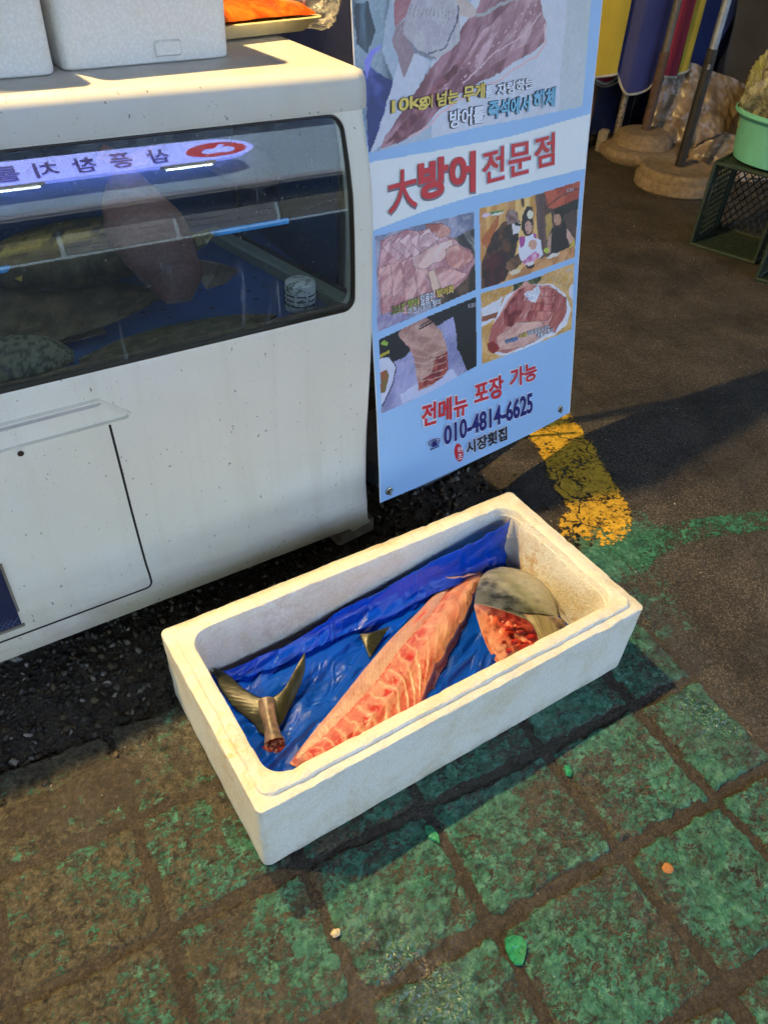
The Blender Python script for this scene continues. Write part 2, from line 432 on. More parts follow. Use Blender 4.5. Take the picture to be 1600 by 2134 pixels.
# loose gravel and grit
def stones(name, n_, region, smin, smax, mat, sink=.3, pw=2.2, shades=None, seed=3):
    rg = np.random.default_rng(seed)
    ico = bpy.data.meshes.new('t'); import bmesh
    bm = bmesh.new(); bmesh.ops.create_icosphere(bm, subdivisions=1, radius=1); IV = np.array([v.co[:] for v in bm.verts]); IF = np.array([[v.index for v in f.verts] for f in bm.faces]); bm.free()
    Vs, Fs, Cs = [], [], []
    cnt = 0
    while cnt < n_:
        x, y, ok = region(rg)
        if not ok: continue
        s = smin + (smax - smin) * rg.random() ** pw
        q = rg.normal(size=(3, 3)); Q, _ = np.linalg.qr(q)
        P = IV * (1 + rg.normal(size=(len(IV), 1)) * .30) * np.array([1, .8, .55]) * s
        P = P @ Q.T; 
        h = float(base_h(np.array([x]), np.array([y]))[0])
        P = P + [x, y, h + s * (1 - sink) * .5]
        Vs.append(P); Fs.append(IF + cnt * len(IV))
        c = np.array(shades[rg.integers(len(shades))]) * (.6 + .7 * rg.random()); Cs.append(np.repeat(c[None], len(IV), 0)); cnt += 1
    o = mesh_np(name, np.concatenate(Vs), np.concatenate(Fs), mat, None, np.concatenate(Cs), smooth=False)
    return tag(o, kind='stuff')
M_stone = painted('stone_chips', .75, .35, bump=.5, bscale=500, var=.4)
GS = [(.07, .062, .052), (.04, .035, .03), (.09, .08, .065), (.022, .019, .016), (.065, .05, .033), (.24, .22, .19), (.03, .025, .02), (.11, .08, .045), (.03, .027, .023)]
def reg_gravel(rg):
    x = rg.uniform(-.9, .93); y = rg.uniform(.25, .95)
    return x, y, rg.random() < float(gravel_m(np.array([x]), np.array([y]))[0]) ** 1.5 * (1.0 if x < .15 else .6)
gv = stones('gravel', 15000, reg_gravel, .0012, .0088, M_stone, shades=GS, pw=2.6)
tag(gv, 'dark grey loose gravel beneath the white fish tank', 'gravel')
def reg_grit(rg):
    x = rg.uniform(-.5, 3.0); y = rg.uniform(-.6, 2.2); return x, y, rg.random() < (1 if x < 1 else .7)
gt = stones('grit', 1500, reg_grit, .0007, .0026, M_stone, shades=[(.3, .26, .2), (.45, .42, .36), (.15, .11, .07), (.6, .56, .5)], pw=2.5, seed=9)
tag(gt, 'pale grit and stone chips scattered over the road surface', 'grit')
def pebble(name, u, v, size, col, label, cat='pebble', seed=0, flat=.5, rough=.6):
    rg = np.random.default_rng(seed); p = at(u, v, .01)
    nu, nv = 20, 14; U, W = np.meshgrid(np.linspace(0, 2 * math.pi, nu, endpoint=False), np.linspace(0, math.pi, nv), indexing='ij')
    X = np.cos(U) * np.sin(W); Y = np.sin(U) * np.sin(W); Z = np.cos(W)
    r = 1 + .5 * (fbm(X * 2 + seed, Y * 2 + Z, seed, 3) - .5)
    P = np.stack([X * r * size[0], Y * r * size[1], Z * r * size[0] * flat], -1)
    o = mesh_np(name, P, qgrid(nu, nv, cu=True), simple('%s_surface' % name, col, rough, .35, 220, bump=.4), None, loc=(p[0], p[1], .008 + size[0] * flat * .5))
    return tag(o, label, cat)
pebble('pebble', 700, 1945, (.007, .0055), (.55, .45, .30), 'small cream pebble on the joint below the front corner of the foam box', seed=4)
pebble('pebble', 1392, 1810, (.009, .008), (.38, .16, .05), 'rusty orange crumbling lump on the green paving at the right', 'lump', seed=8, flat=.25)
# peeled green paint flakes
def flake(u, v, pts, label, hole=False):
    c = at(u, v, .009); m = MB(); P = [at(u + a, v + b, .009) for a, b in pts]; n_ = len(P)
    P = [np.array(p) - c for p in P]; inner = [p * (.35 if hole else .45) for p in P]
    V = [p + [0, 0, -.001] for p in P] + [p * .93 + [0, 0, .0022] for p in P] + [p + [0, 0, .0022 if not hole else .0016] for p in inner] + [p * .7 + [0, 0, -.0006 if hole else .0024] for p in inner]
    F = [(k * n_ + i, k * n_ + (i + 1) % n_, (k + 1) * n_ + (i + 1) % n_, (k + 1) * n_ + i) for k in range(3) for i in range(n_)] + [tuple(range(3 * n_, 4 * n_))]
    m.add(V, F); o = m.build('paint_flake', M_flake, smooth=True); o.location = c
    return tag(o, label, 'paint flake')
M_flake = simple('thick_green_paint', (.022, .24, .115), .3, .45, 90, bump=.5, spec=.6)
flake(1075, 1985, [(-24, -28), (-8, -37), (12, -33), (23, -18), (21, 6), (14, 28), (-2, 27), (-14, 12), (-22, -6)], 'thick bright green paint blob with a small pit on the paving', True)
flake(900, 1740, [(-14, -18), (-2, -20), (14, 2), (17, 20), (8, 14), (-6, 8), (-13, -4)], 'thin green paint flake lying in the shadow of the foam box')
flake(1183, 1608, [(-8, -13), (2, -11), (9, 4), (6, 12), (-4, 8)], 'small green paint flake at the edge of the foam box shadow')

# ================================================================== FISH TANK
TZ = [.05, .075, .10, .14, .20, .26, .34, .42, .50, .586, .65, .706, .75, .80, .83, .87]
TY = [.527, .531, .534, .5405, .5445, .546, .5445, .543, .5445, .548, .553, .560, .5725, .5915, .603, .612]
def ty(z): return np.interp(z, TZ, TY)
TXR, TXL, TYB = .500, -1.15, 1.30
tank = empty('fish_tank', (-.3, .9, .05), 'white fibreglass live fish tank with a dark glass window and a cupboard door', 'fish tank')
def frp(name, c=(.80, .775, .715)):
    n = NT(name)
    f = n.noise(3.5, 6, .6, .3); cc = n.ramp(f, (.3, tuple(x * .90 for x in c)), (.7, tuple(min(1, x * 1.06) for x in c)))
    # patchy grime plus painted shade where the foot turns under
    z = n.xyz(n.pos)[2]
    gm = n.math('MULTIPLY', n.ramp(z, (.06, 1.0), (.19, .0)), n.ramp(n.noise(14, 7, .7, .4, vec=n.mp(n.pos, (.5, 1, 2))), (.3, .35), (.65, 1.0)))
    dr = n.noise(10, 5, .6, .3, vec=n.mp(n.pos, (3, 3, .12))); cc = n.mix(n.ramp(dr, (.52, 0.0), (.72, .30)), cc, (.50, .44, .33))
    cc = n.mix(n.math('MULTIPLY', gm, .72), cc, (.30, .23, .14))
    yl_ = n.ramp(n.noise(2.2, 4, .5), (.42, 0.0), (.62, .5)); cc = n.mix(yl_, cc, (.68, .62, .46))
    # specks and small scuffs
    sp = n.noise(150, 3, .6, .0, vec=n.mp(n.pos, (1, 1, .55), (0, .6, 0)))
    sm = n.math('MULTIPLY', n.math('GREATER_THAN', sp, .695), n.math('GREATER_THAN', n.noise(6, 4, .6), .44))
    cc = n.mix(n.math('MULTIPLY', sm, .75), cc, (.10, .085, .06))
    sp2 = n.noise(420, 2, .5); cc = n.mix(n.math('MULTIPLY', n.math('GREATER_THAN', sp2, .70), .35), cc, (.25, .19, .11))
    sc = n.noise(9, 3, .5, 0, vec=n.mp(n.pos, (26, 26, 2.5), (0, .8, 0))); cc = n.mix(n.ramp(sc, (.72, 0.0), (.80, .18)), cc, (.42, .39, .34))
    n.set(col=cc, rough=n.ramp(n.noise(40, 4), (.3, .42), (.7, .6)), spec=.45, normal=n.bump(n.noise(45, 5, .6), .12, .002))
    return n.m
M_frp = frp('white_fibreglass'); M_lid = frp('shade_toned_fibreglass', (.58, .58, .575)); M_frpdark = simple('grey_edge', (.20, .17, .13), .6)  # lid is the same shell, its colour darkened for the dimmer light there
def surf(xs, zs, off=0.0):
    X, Z = np.meshgrid(xs, zs, indexing='ij'); return np.stack([X, ty(Z) - off, Z], -1)
WX0, WX1, WZ0, WZ1, WR = -.98, .4595, .5245, .812, .022
def panel(mb, x0, x1, z0, z1, off=0.0, nx=40):
    zs = np.unique(np.r_[z0, [z for z in TZ if z0 < z < z1], np.linspace(z0, z1, max(3, int((z1 - z0) / .012))), z1])
    xs_ = np.linspace(x0, x1, nx); P = surf(xs_, zs, off)
    mb.add(P.reshape(-1, 3), qgrid(len(xs_), len(zs)))
body = MB()
# door outline (a seam cut in the front): door spans x -.?..043, z .085...432
DX1, DZ0, DZ1 = .040, .088, .435
panel(body, TXL, TXR - .012, .05, .475); panel(body, TXL, TXR - .012, .475, WZ0 - .012)
panel(body, TXL, WX0 - .015, WZ0 - .012, .835); panel(body, WX1 + .013, TXR - .012, WZ0 - .012, .835, nx=5)
panel(body, WX0 - .015, WX1 + .013, WZ1 + .010, .835)
# filler ring between the rounded window opening and its square surround
def rrect(x0, x1, z0, z1, r, n=10):
    P = []
    for cx, cz, a0 in ((x1 - r, z1 - r, 0), (x0 + r, z1 - r, 90), (x0 + r, z0 + r, 180), (x1 - r, z0 + r, 270)):
        P += [(cx + r * math.cos(R_(a0 + 90 * k / n)), cz + r * math.sin(R_(a0 + 90 * k / n))) for k in range(n + 1)]
    Q = []
    for i in range(len(P)):
        a, b = np.array(P[i]), np.array(P[(i + 1) % len(P)]); m_ = max(1, int(np.linalg.norm(b - a) / .02))
        Q += [tuple(a + (b - a) * t / m_) for t in range(m_)]
    return np.array(Q)
inner = rrect(WX0, WX1, WZ0, WZ1, WR)
def ringxz(P, dy): return np.stack([P[:, 0], ty(P[:, 1]) + dy, P[:, 1]], -1)
def grow(P, d):
    c = np.array([(WX0 + WX1) / 2, (WZ0 + WZ1) / 2]); h = np.array([(WX1 - WX0) / 2, (WZ1 - WZ0) / 2])
    return c + (P - c) * (h + d) / h
def square(P):
    x0, x1, z0, z1 = WX0 - .016, WX1 + .014, WZ0 - .0125, WZ1 + .011
    return np.stack([np.where(P[:, 0] < WX0 + WR * .6, x0, np.where(P[:, 0] > WX1 - WR * .6, x1, P[:, 0])), np.where(P[:, 1] < WZ0 + WR * .6, z0, np.where(P[:, 1] > WZ1 - WR * .6, z1, P[:, 1]))], -1)
def ring(mb, loops):
    n_ = len(loops[0]); V = np.concatenate(loops)
    mb.add(V, [(k * n_ + i, k * n_ + (i + 1) % n_, (k + 1) * n_ + (i + 1) % n_, (k + 1) * n_ + i) for k in range(len(loops) - 1) for i in range(n_)])
ring(body, [ringxz(square(inner), -.0006), ringxz(grow(inner, .004), -.0016), ringxz(grow(inner, .001), .0), ringxz(inner, .006), ringxz(grow(inner, -.0015), .022)])
# rounded right edge and side wall
zs = np.unique(np.r_[TZ[:-1], np.linspace(.05, .83, 50)]); prof = []
for a in np.linspace(0, 90, 7):
    prof.append(np.stack([np.full_like(zs, TXR - .012 + .012 * math.sin(R_(a))), ty(zs) + .012 - .012 * math.cos(R_(a)), zs], -1))
prof.append(np.stack([np.full_like(zs, TXR), np.full_like(zs, TYB), zs], -1))
prof = np.array(prof); body.add(prof.reshape(-1, 3), qgrid(len(prof), len(zs)))
# foot lip turned under, floor, back, left side
x_ = np.linspace(TXL, TXR - .004, 40)
u_ = np.array([[(x, .527, .05), (x, .5275, .0465), (x, .533, .044), (x, .60, .046)] for x in x_]); body.add(u_.reshape(-1, 3), qgrid(40, 4))
body.box((-.325, .945, .058), (1.64, .70, .012)); body.box((-.325, TYB, .44), (1.64, .012, .77)); body.box((TXL, .93, .44), (.012, .72, .77))
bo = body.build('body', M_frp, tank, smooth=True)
# door panel seam, recessed handle, grille
seam = MB()
def seamline(P, w=.0016, d=.0005):
    P = np.array(P); 
    t = np.gradient(P, axis=0); t /= np.linalg.norm(t, axis=1)[:, None] + 1e-9; nn = np.stack([-t[:, 1], t[:, 0]], -1)
    A, B = P + nn * w, P - nn * w
    V = np.concatenate([np.stack([A[:, 0], ty(A[:, 1]) - d, A[:, 1]], -1), np.stack([B[:, 0], ty(B[:, 1]) - d, B[:, 1]], -1)]); n_ = len(P)
    seam.add(V, [(i, i + 1, n_ + i + 1, n_ + i) for i in range(n_ - 1)])
pz = [(.031, .4325)] + [(.031 + .009 * t, .4325 - .30 * t) for t in np.linspace(.03, 1, 22)]
arc = [(.030 + .0115 * math.cos(R_(a)), .098 + .0115 * math.sin(R_(a))) for a in np.linspace(0, -90, 8)]
seamline([(x, z) for x, z in pz] + [(.0412, .115)] + arc + [(x, .0865) for x in np.linspace(.02, -1.0, 60)], .0019)
seam.build('door_seam', simple('dark_gap', (.012, .010, .008), .8), tank)
seam = MB(); seamline([(x, .4335 - .002 * math.sin(x * 9)) for x in np.linspace(.029, -.6, 50)], .0006, .0004)
seam.build('door_top_seam', simple('grime_line', (.22, .17, .11), .8), tank)
hd = MB()   # raised moulding of the finger pull: bevelled bar with a slanting right end
Hout = [(-.7, .480), (.024, .4815), (.066, .4455), (.0655, .4385), (.058, .434), (-.7, .434)]
Hin = [(-.7, .4745), (.0225, .476), (.0590, .4450), (.0590, .4415), (.055, .4395), (-.7, .4395)]
def resamp(P, n_=26):
    Q = []
    for i in range(len(P) - 1): Q += [tuple(np.array(P[i]) + (np.array(P[i + 1]) - P[i]) * t / n_) for t in range(n_)]
    return np.array(Q + [P[-1]])
ho, hi_ = resamp(Hout), resamp(Hin)
def y3(P, d): return np.stack([P[:, 0], ty(P[:, 1]) - d, P[:, 1]], -1)
L_ = [y3(ho, -.0005), y3(ho * .6 + hi_ * .4, .0060), y3(hi_ * .8 + ho * .2, .0062), y3(hi_, .0008)]
hd.add(np.array(L_).reshape(-1, 3), qgrid(4, len(ho)))
hd.build('handle_moulding', M_frp, tank, smooth=True)
sh = MB(); sl = resamp([(-.7, .4665), (.018, .468), (.0225, .4685)]); sl2 = resamp([(-.7, .4745), (.0225, .476), (.026, .472)])
sh.add(np.array([y3(sl, .0006), y3(sl2, .0009)]).reshape(-1, 3), qgrid(2, len(sl)))
sh.build('handle_recess', simple('grey_recess', (.42, .40, .38), .7), tank)  # flat grey strip along the upper edge of the finger pull
sc_ = MB(); sc_.lathe([(0, .0), (.0022, .0), (.0042, -.0006), (.0046, -.0016)], n=16)
V = np.array(sc_.v); V = np.stack([V[:, 0] - .099, -V[:, 2] * -1 + ty(.426) - .0012, V[:, 1] + .426], -1); sc_.v = [tuple(p) for p in V]
sc_.build('screw_hole', simple('rusty_hole', (.03, .014, .006), .8), tank)
gl_ = MB()
gx0, gx1, gz0, gz1 = -.60, -.177, .108, .235
gl_.box(((gx0 + gx1) / 2, .5395 + .001, (gz0 + gz1) / 2), (gx1 - gx0, .004, gz1 - gz0))
V = np.array(gl_.v); V[:, 1] = ty(V[:, 2]) - .0006 + (V[:, 1] > .5405) * .003; gl_.v = [tuple(p) for p in V]
# the grille's right edge slants with the panel
gpl = gl_.build('grille_backing', simple('navy_grille_back', (.008, .012, .045), .8), tank)
gm_ = MB()
for k in range(70):
    for s_ in (1, -1):
        x0 = gx0 - .13 + k * .0085; P = []
        for t in np.linspace(0, 1, 9):
            xx = x0 + .127 * t if s_ > 0 else x0 + .127 * (1 - t); P.append((xx, gz0 + .127 * t))
        P = [(a, b) for a, b in P if gx0 <= a <= gx1]
        if len(P) > 1: gm_.tube([(a, ty(b) - .0014, b) for a, b in P], .0008, 4, False)
tag(gm_.build('grille_mesh', simple('navy_mesh', (.03, .045, .13), .5), tank), kind='stuff')
fr = MB()
for (xa, xb, za, zb) in ((gx0, gx1 + .004, gz0 - .005, gz0), (gx1, gx1 + .004, gz0, gz1 + .004), (gx0, gx1, gz1, gz1 + .004)):
    fr.box(((xa + xb) / 2, ty((za + zb) / 2) - .0015, (za + zb) / 2), (xb - xa, .004, zb - za))
fr.build('grille_frame', M_frpdark, tank)
# gasket, glass
gk = MB(); ring(gk, [ringxz(grow(inner, .0004), -.0016), ringxz(grow(inner, -.0010), -.0018), ringxz(grow(inner, -.0026), .0012), ringxz(grow(inner, -.0030), .008)])
gk.build('window_gasket', simple('dark_sealant', (.030, .022, .014), .4), tank, smooth=True)
def glass_mat():
    n = NT('tank_glass'); t = n.t
    tr = t.nodes.new('ShaderNodeBsdfTransparent'); tr.inputs[0].default_value = (.62, .68, .68, 1)
    gs = t.nodes.new('ShaderNodeBsdfGlossy'); gs.inputs['Roughness'].default_value = .012
    fr_ = t.nodes.new('ShaderNodeFresnel'); fr_.inputs[0].default_value = 1.62
    df = t.nodes.new('ShaderNodeBsdfDiffuse'); df.inputs[0].default_value = (.34, .38, .42, 1)
    m1 = t.nodes.new('ShaderNodeMixShader'); n.L(fr_.outputs[0], m1.inputs[0]); n.L(tr.outputs[0], m1.inputs[1]); n.L(gs.outputs[0], m1.inputs[2])
    # dried drips run down the glass, algae film near the top
    st = n.noise(60, 4, .6, .2, vec=n.mp(n.pos, (1, 1, .045)))
    st2 = n.noise(14, 5, .6, .4); z = n.xyz(n.pos)[2]
    drip = n.math('MULTIPLY', n.ramp(st, (.60, 0.0), (.70, 1.0)), n.ramp(st2, (.42, .0), (.62, .30)))
    film = n.math('MULTIPLY', n.ramp(z, (.745, 0.0), (.81, 1.0)), n.ramp(n.noise(38, 8, .75, .8), (.35, .03), (.7, .38)))
    spots = n.math('MULTIPLY', n.math('GREATER_THAN', n.noise(300, 3, .6), .69), .35)
    f = n.math('ADD', n.math('ADD', n.math('ADD', drip, film), spots), .035, True)
    m2 = t.nodes.new('ShaderNodeMixShader'); n.L(f, m2.inputs[0]); n.L(m1.outputs[0], m2.inputs[1]); n.L(df.outputs[0], m2.inputs[2])
    n.L(m2.outputs[0], n.out.inputs[0]); return n.m
gp = MB(); zg = np.linspace(WZ0 - .002, WZ1 + .002, 60); xg = np.linspace(WX0 - .002, WX1 + .002, 30); P = surf(xg, zg, -.005); gp.add(P.reshape(-1, 3), qgrid(30, 60))
# smooth the glass curvature
gV = np.array(gp.v).reshape(30, 60, 3); yy = gV[0, :, 1].copy()
for _ in range(60): yy[1:-1] = (yy[:-2] + 2 * yy[1:-1] + yy[2:]) / 4
gV[:, :, 1] = yy[None]; gp.v = [tuple(p) for p in gV.reshape(-1, 3)]
gp.build('window_glass', glass_mat(), tank, smooth=True)
# lid with front apron
lid = MB()
LP = [(.596, .815), (.590, .8165), (.5885, .822), (.590, .845), (.592, .856), (.597, .864), (.606, .8675), (.63, .868)]
LX = .510
def lidloop(y, z): # path: along the front then round the right corner to the back
    r = .03 + (LP[2][0] - LP[2][0]); off = y - .590
    P = [(x, y, z) for x in np.linspace(TXL - .01, LX - .03, 50)]
    P += [(LX - .03 + (.03 - off) * math.sin(R_(a)), .62 - (.03 - off) * math.cos(R_(a)) if off < .03 else .62, z) for a in np.linspace(8, 90, 10)]
    P += [(LX - off if off < .03 else LX - .03, yb, z) for yb in np.linspace(.65, 1.33, 24)]
    return P
LLs = [lidloop(max(y, .5885), z) for y, z in LP[:-1]] + [lidloop(.618, .868)]
lid.add(np.array(LLs).reshape(-1, 3), qgrid(len(LLs), len(LLs[0])))
n0 = len(LLs[-1]); top = LLs[-1]
lid.add(list(top) + [(TXL - .01, 1.33, .868)], [tuple(range(n0 + 1))])
lid.box((-.325, .95, .829), (1.62, .70, .010))
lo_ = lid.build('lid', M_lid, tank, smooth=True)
# ---- inside
M_blue = NT('blue_perforated_floor')
q = M_blue.vor(26, 'F1', rnd=.25); M_blue.set(col=M_blue.mix(M_blue.math('LESS_THAN', q, .11), M_blue.ramp(M_blue.noise(9, 4), (.3, (.012, .055, .20)), (.7, (.02, .09, .30))), (.002, .006, .02)), rough=.55); M_blue = M_blue.m
it = MB(); it.box((-.32, .92, .498), (1.62, .71, .006)); it.build('tank_floor', M_blue, tank)
it = MB(); it.box((-.32, 1.065, .66), (1.60, .006, .32)); it.box((.487, .855, .65), (.006, .41, .29)); it.build('tank_liner', simple('dark_blue_liner', (.008, .03, .10), .35), tank)
dv = MB(); dv.box((.432, .78, .512), (.030, .42, .024), rz=.20, bev=.004); dv.build('divider_rail', simple('pale_green_rail', (.22, .26, .20), .4), tank)
dg = MB(); dg.box((.455, .77, .5115), (.012, .42, .022), rz=.20); dg.build('divider_channel', simple('black_channel', (.01, .01, .012), .4), tank)
lg = MB(); lg.box((-.28, .5595, .5285), (1.46, .007, .006), bev=.001); lg.build('window_ledge', simple('mossy_ledge', (.16, .11, .06), .8, .4, 60), tank)
def emis(name, c, s_):
    n = NT(name); n.set(col=(0, 0, 0), ec=c, es=s_); return n.m
# blue strip lamp low on the back of the tank
fx = MB(); fx.tube([(-1.0, .82, .578), (.478, .82, .578)], .0055, 8)
n = NT('blue_led'); n.set(col=(0, 0, 0), ec=(.03, .28, .85), es=n.math('MULTIPLY', n.ramp(n.noise(9, 4, .6, .5), (.3, .05), (.65, 1.0)), .20)); fx.build('strip_lamp', n.m, tank, smooth=True)
fx = MB(); fx.tube([(-1.0, .70, .817), (.46, .70, .817)], .009, 8); fx.build('added_fill_lamp', emis('added_fill_glow', (.65, .85, 1.0), 1.6), tank)  # unseen tube added under the lid to brighten the tank interior
# the white perforated pipe cap
cp = empty('pipe_cap', (.405, .635, .501), 'white ribbed drain cap with green algae standing on the tank floor', 'drain cap')
M_cap = NT('algae_plastic'); M_cap.set(col=M_cap.mix(M_cap.ramp(M_cap.noise(55, 6, .7, .5), (.53, 0.0), (.60, 1.0)), (.75, .77, .74), (.04, .10, .02)), rough=.5); M_cap = M_cap.m
c_ = MB(); c_.lathe([(.0265, 0), (.0265, .040), (.0255, .046), (.022, .0485), (0, .0485)], (.405, .635, .501), 40)
c_.build('cap_body', M_cap, cp, smooth=True)
c_ = MB()
for zz in (.012, .021, .030):
    for a in range(0, 360, 45):
        c_.tube([(.405 + .0267 * math.cos(R_(a + t)), .635 + .0267 * math.sin(R_(a + t)), .501 + zz) for t in range(4, 40, 7)], .0013, 4)
c_.build('slot', simple('slot_dark', (.004, .004, .004), .8), cp)
# ---- fish in the tank
def fish(name, pts, ws, hs, colf, label, parts=(), tilt=(0, 0, 1), cat='fish', mat=None):
    pts = np.array(pts, float); N = 60; t0 = np.linspace(0, 1, len(pts)); t = np.linspace(0, 1, N)
    P = np.stack([np.interp(t, t0, pts[:, i]) for i in range(3)], -1)
    for _ in range(12): P[1:-1] = (P[:-2] + 2 * P[1:-1] + P[2:]) / 4
    w = np.interp(t, np.linspace(0, 1, len(ws)), ws); h = np.interp(t, np.linspace(0, 1, len(hs)), hs)
    for _ in range(6): w[1:-1] = (w[:-2] + 2 * w[1:-1] + w[2:]) / 4; h[1:-1] = (h[:-2] + 2 * h[1:-1] + h[2:]) / 4
    T = np.gradient(P, axis=0); T /= np.linalg.norm(T, axis=1)[:, None]
    up = np.array(tilt, float)[None] - T * (T @ np.array(tilt, float))[:, None]; up /= np.linalg.norm(up, axis=1)[:, None]; sd = np.cross(T, up)
    M = 36; a = np.linspace(0, 2 * math.pi, M, endpoint=False)
    V = P[:, None] + sd[:, None] * (w[:, None] * np.cos(a))[..., None] + up[:, None] * (h[:, None] * np.sin(a))[..., None]
    C = colf(t[:, None] * np.ones((1, M)), np.cos(a)[None] * np.ones((N, 1)), np.sin(a)[None] * np.ones((N, 1)))
    root = empty(name, tuple(P[0]), label, cat)
    o = mesh_np('body', V, qgrid(N, M, cv=True), mat or M_fish, None, C.reshape(-1, 3)); keepw(o, root)
    for pn, Pf, cf in parts:
        Pf = np.array(Pf, float); m = MB(); c0 = Pf.mean(0); k_ = len(Pf)
        nrm_ = np.cross(Pf[1] - Pf[0], Pf[2] - Pf[0]); nrm_ /= np.linalg.norm(nrm_) + 1e-9
        V = list(Pf + nrm_ * .0008) + list(Pf - nrm_ * .0008) + [c0 + nrm_ * .0022, c0 - nrm_ * .0022]
        F = [(i, (i + 1) % k_, 2 * k_) for i in range(k_)] + [(k_ + (i + 1) % k_, k_ + i, 2 * k_ + 1) for i in range(k_)] + [(i, k_ + i, k_ + (i + 1) % k_, (i + 1) % k_) for i in range(k_)]
        m.add(V, F); o = m.build(pn, simple('fin_%s' % pn, cf, .4, .4, 150), root)
    return root
M_fish = painted('live_fish_skin', .55, .3, coat=0, bump=.25, bscale=260, var=.35)
def c_bream(t, c, s_):
    n = fbm(t * 40, c * 12, 3); sc = np.abs(np.sin(t * 90 + 1.5 * np.sin(c * 20))); C_ = mixc((.34, .17, .15), (.60, .46, .42), sst(-.2, .8, -s_)) * (0.55 + .5 * n[..., None] + .2 * sc[..., None]); C_ = C_ * .62; return mixc(C_, (.10, .04, .03), np.exp(-((t - .73 - .05 * c * c) / .008) ** 2) * .7)
def c_olive(t, c, s_):
    n = fbm(t * 30, c * 9, 5); base = mixc((.035, .028, .012), (.10, .075, .03), sst(.3, .7, n)); gold = np.exp(-((s_ - .88) / .09) ** 2) * sst(.35, .55, n) * (c > 0)
    return mixc(base, (.62, .42, .08), gold)
def c_flat(t, c, s_):
    n = fbm(t * 25, c * 8, 7); return mixc((.08, .06, .025), (.17, .13, .065), sst(.35, .65, n))
def c_speck(t, c, s_):
    n = fbm(t * 34, c * 18, 8, 3); return mixc((.26, .26, .16), (.07, .07, .045), sst(.52, .6, n))
fish('sea_bream', [at(255, 345, .80, 1), at(275, 420, .77, 1), at(320, 500, .70, 1), at(360, 570, .66, 1), at(372, 628, .635, 1)],
     [.014, .044, .064, .060, .046, .020], [.008, .024, .036, .036, .028, .012], c_bream,
     'pinkish sea bream nosing head down against the glass', [
         ('tail_fin', [at(250, 350, .80, 1), at(200, 330, .80, 1), at(215, 300, .82, 1), at(270, 325, .81, 1), at(320, 300, .82, 1), at(310, 340, .80, 1)], (.18, .06, .05)),
         ('pectoral_fin', [at(412, 540, .66, 1), at(455, 548, .65, 1), at(500, 562, .65, 1), at(470, 590, .65, 1), at(430, 602, .65, 1), at(415, 575, .66, 1)], (.12, .085, .06)),
         ('pectoral_fin', [at(322, 560, .66, 1), at(305, 585, .65, 1), at(300, 600, .65, 1), at(325, 595, .65, 1), at(336, 580, .66, 1)], (.10, .07, .05)),
         ('dorsal_fin', [at(402, 488, .68, 1), at(432, 478, .67, 1), at(446, 490, .67, 1), at(430, 506, .67, 1), at(412, 512, .68, 1)], (.30, .25, .12))])
fish('amberjack', [at(-60, 560, .90, 1), at(60, 545, .87, 1), at(200, 520, .84, 1), at(330, 505, .80, 1), at(430, 500, .80, 1)],
     [.02, .075, .085, .080, .060, .01], [.012, .040, .048, .044, .03, .005], c_olive,
     'dark olive amberjack with a gold sheened flank swimming behind the bream',
     [('dorsal_fin', [at(30, 580, .80, 1), at(120, 545, .80, 1), at(140, 560, .80, 1), at(60, 592, .80, 1)], (.45, .30, .05))])
fish('halibut', [(-.42, .80, .518), (-.25, .80, .522), (-.05, .78, .524), (.10, .77, .522), (.20, .76, .518)],
     [.02, .10, .13, .12, .08, .02], [.004, .013, .016, .014, .01, .004], c_flat, 'big brown flatfish lying flat across the middle of the tank floor', cat='flatfish',
     parts=[('fin', [(-.3, .68, .515), (-.1, .655, .515), (.08, .665, .515), (.08, .69, .52), (-.1, .67, .52), (-.3, .70, .52)], (.04, .03, .015))])
fish('halibut', [(.02, .60, .512), (.10, .60, .516), (.20, .60, .517), (.29, .605, .516), (.345, .61, .51)],
     [.01, .032, .040, .035, .018, .004], [.004, .009, .011, .009, .006, .003], c_flat, 'brown flatfish resting on the tank floor along the lower edge of the glass', cat='flatfish')
fish('flounder', [(-.20, .615, .524), (-.12, .612, .536), (-.06, .608, .538), (-.015, .604, .534), (.012, .60, .525)],
     [.012, .045, .050, .042, .014], [.006, .022, .026, .02, .008], c_speck, 'speckled grey green fish in the lower left corner of the window', cat='fish')
fish('sea_bream', [at(430, 335, .95, 1), at(500, 345, .93, 1), at(560, 350, .92, 1), at(620, 335, .95, 1)],
     [.02, .07, .075, .05, .01], [.01, .03, .036, .02, .006], c_bream, 'reddish brown bream up near the water surface at the right of the tank')
# support under the corner
br = MB(); br.box((.470, .585, .019), (.095, .10, .036), rz=.1, bev=.005); bb = br.build('concrete_block', simple('dusty_block', (.16, .13, .10), .9, .3, 60, bump=.6, bd=.003))
tag(bb, 'small dusty concrete block propping the right front corner of the fish tank', 'block')
br = MB(); br.box((.476, .556, .0415), (.050, .056, .0055), rz=.18, bev=.0012); bb = br.build('wood_shim', simple('pale_wood', (.55, .47, .34), .7, .2, 50))
tag(bb, 'pale thin wooden shim between the tank corner and the block', 'shim')
br = MB(); br.box((-.9, 1.1, .019), (.2, .2, .038), bev=.005); bb = br.build('concrete_block', bpy.data.materials['dusty_block']); tag(bb, 'concrete block under the far left end of the fish tank', 'block')

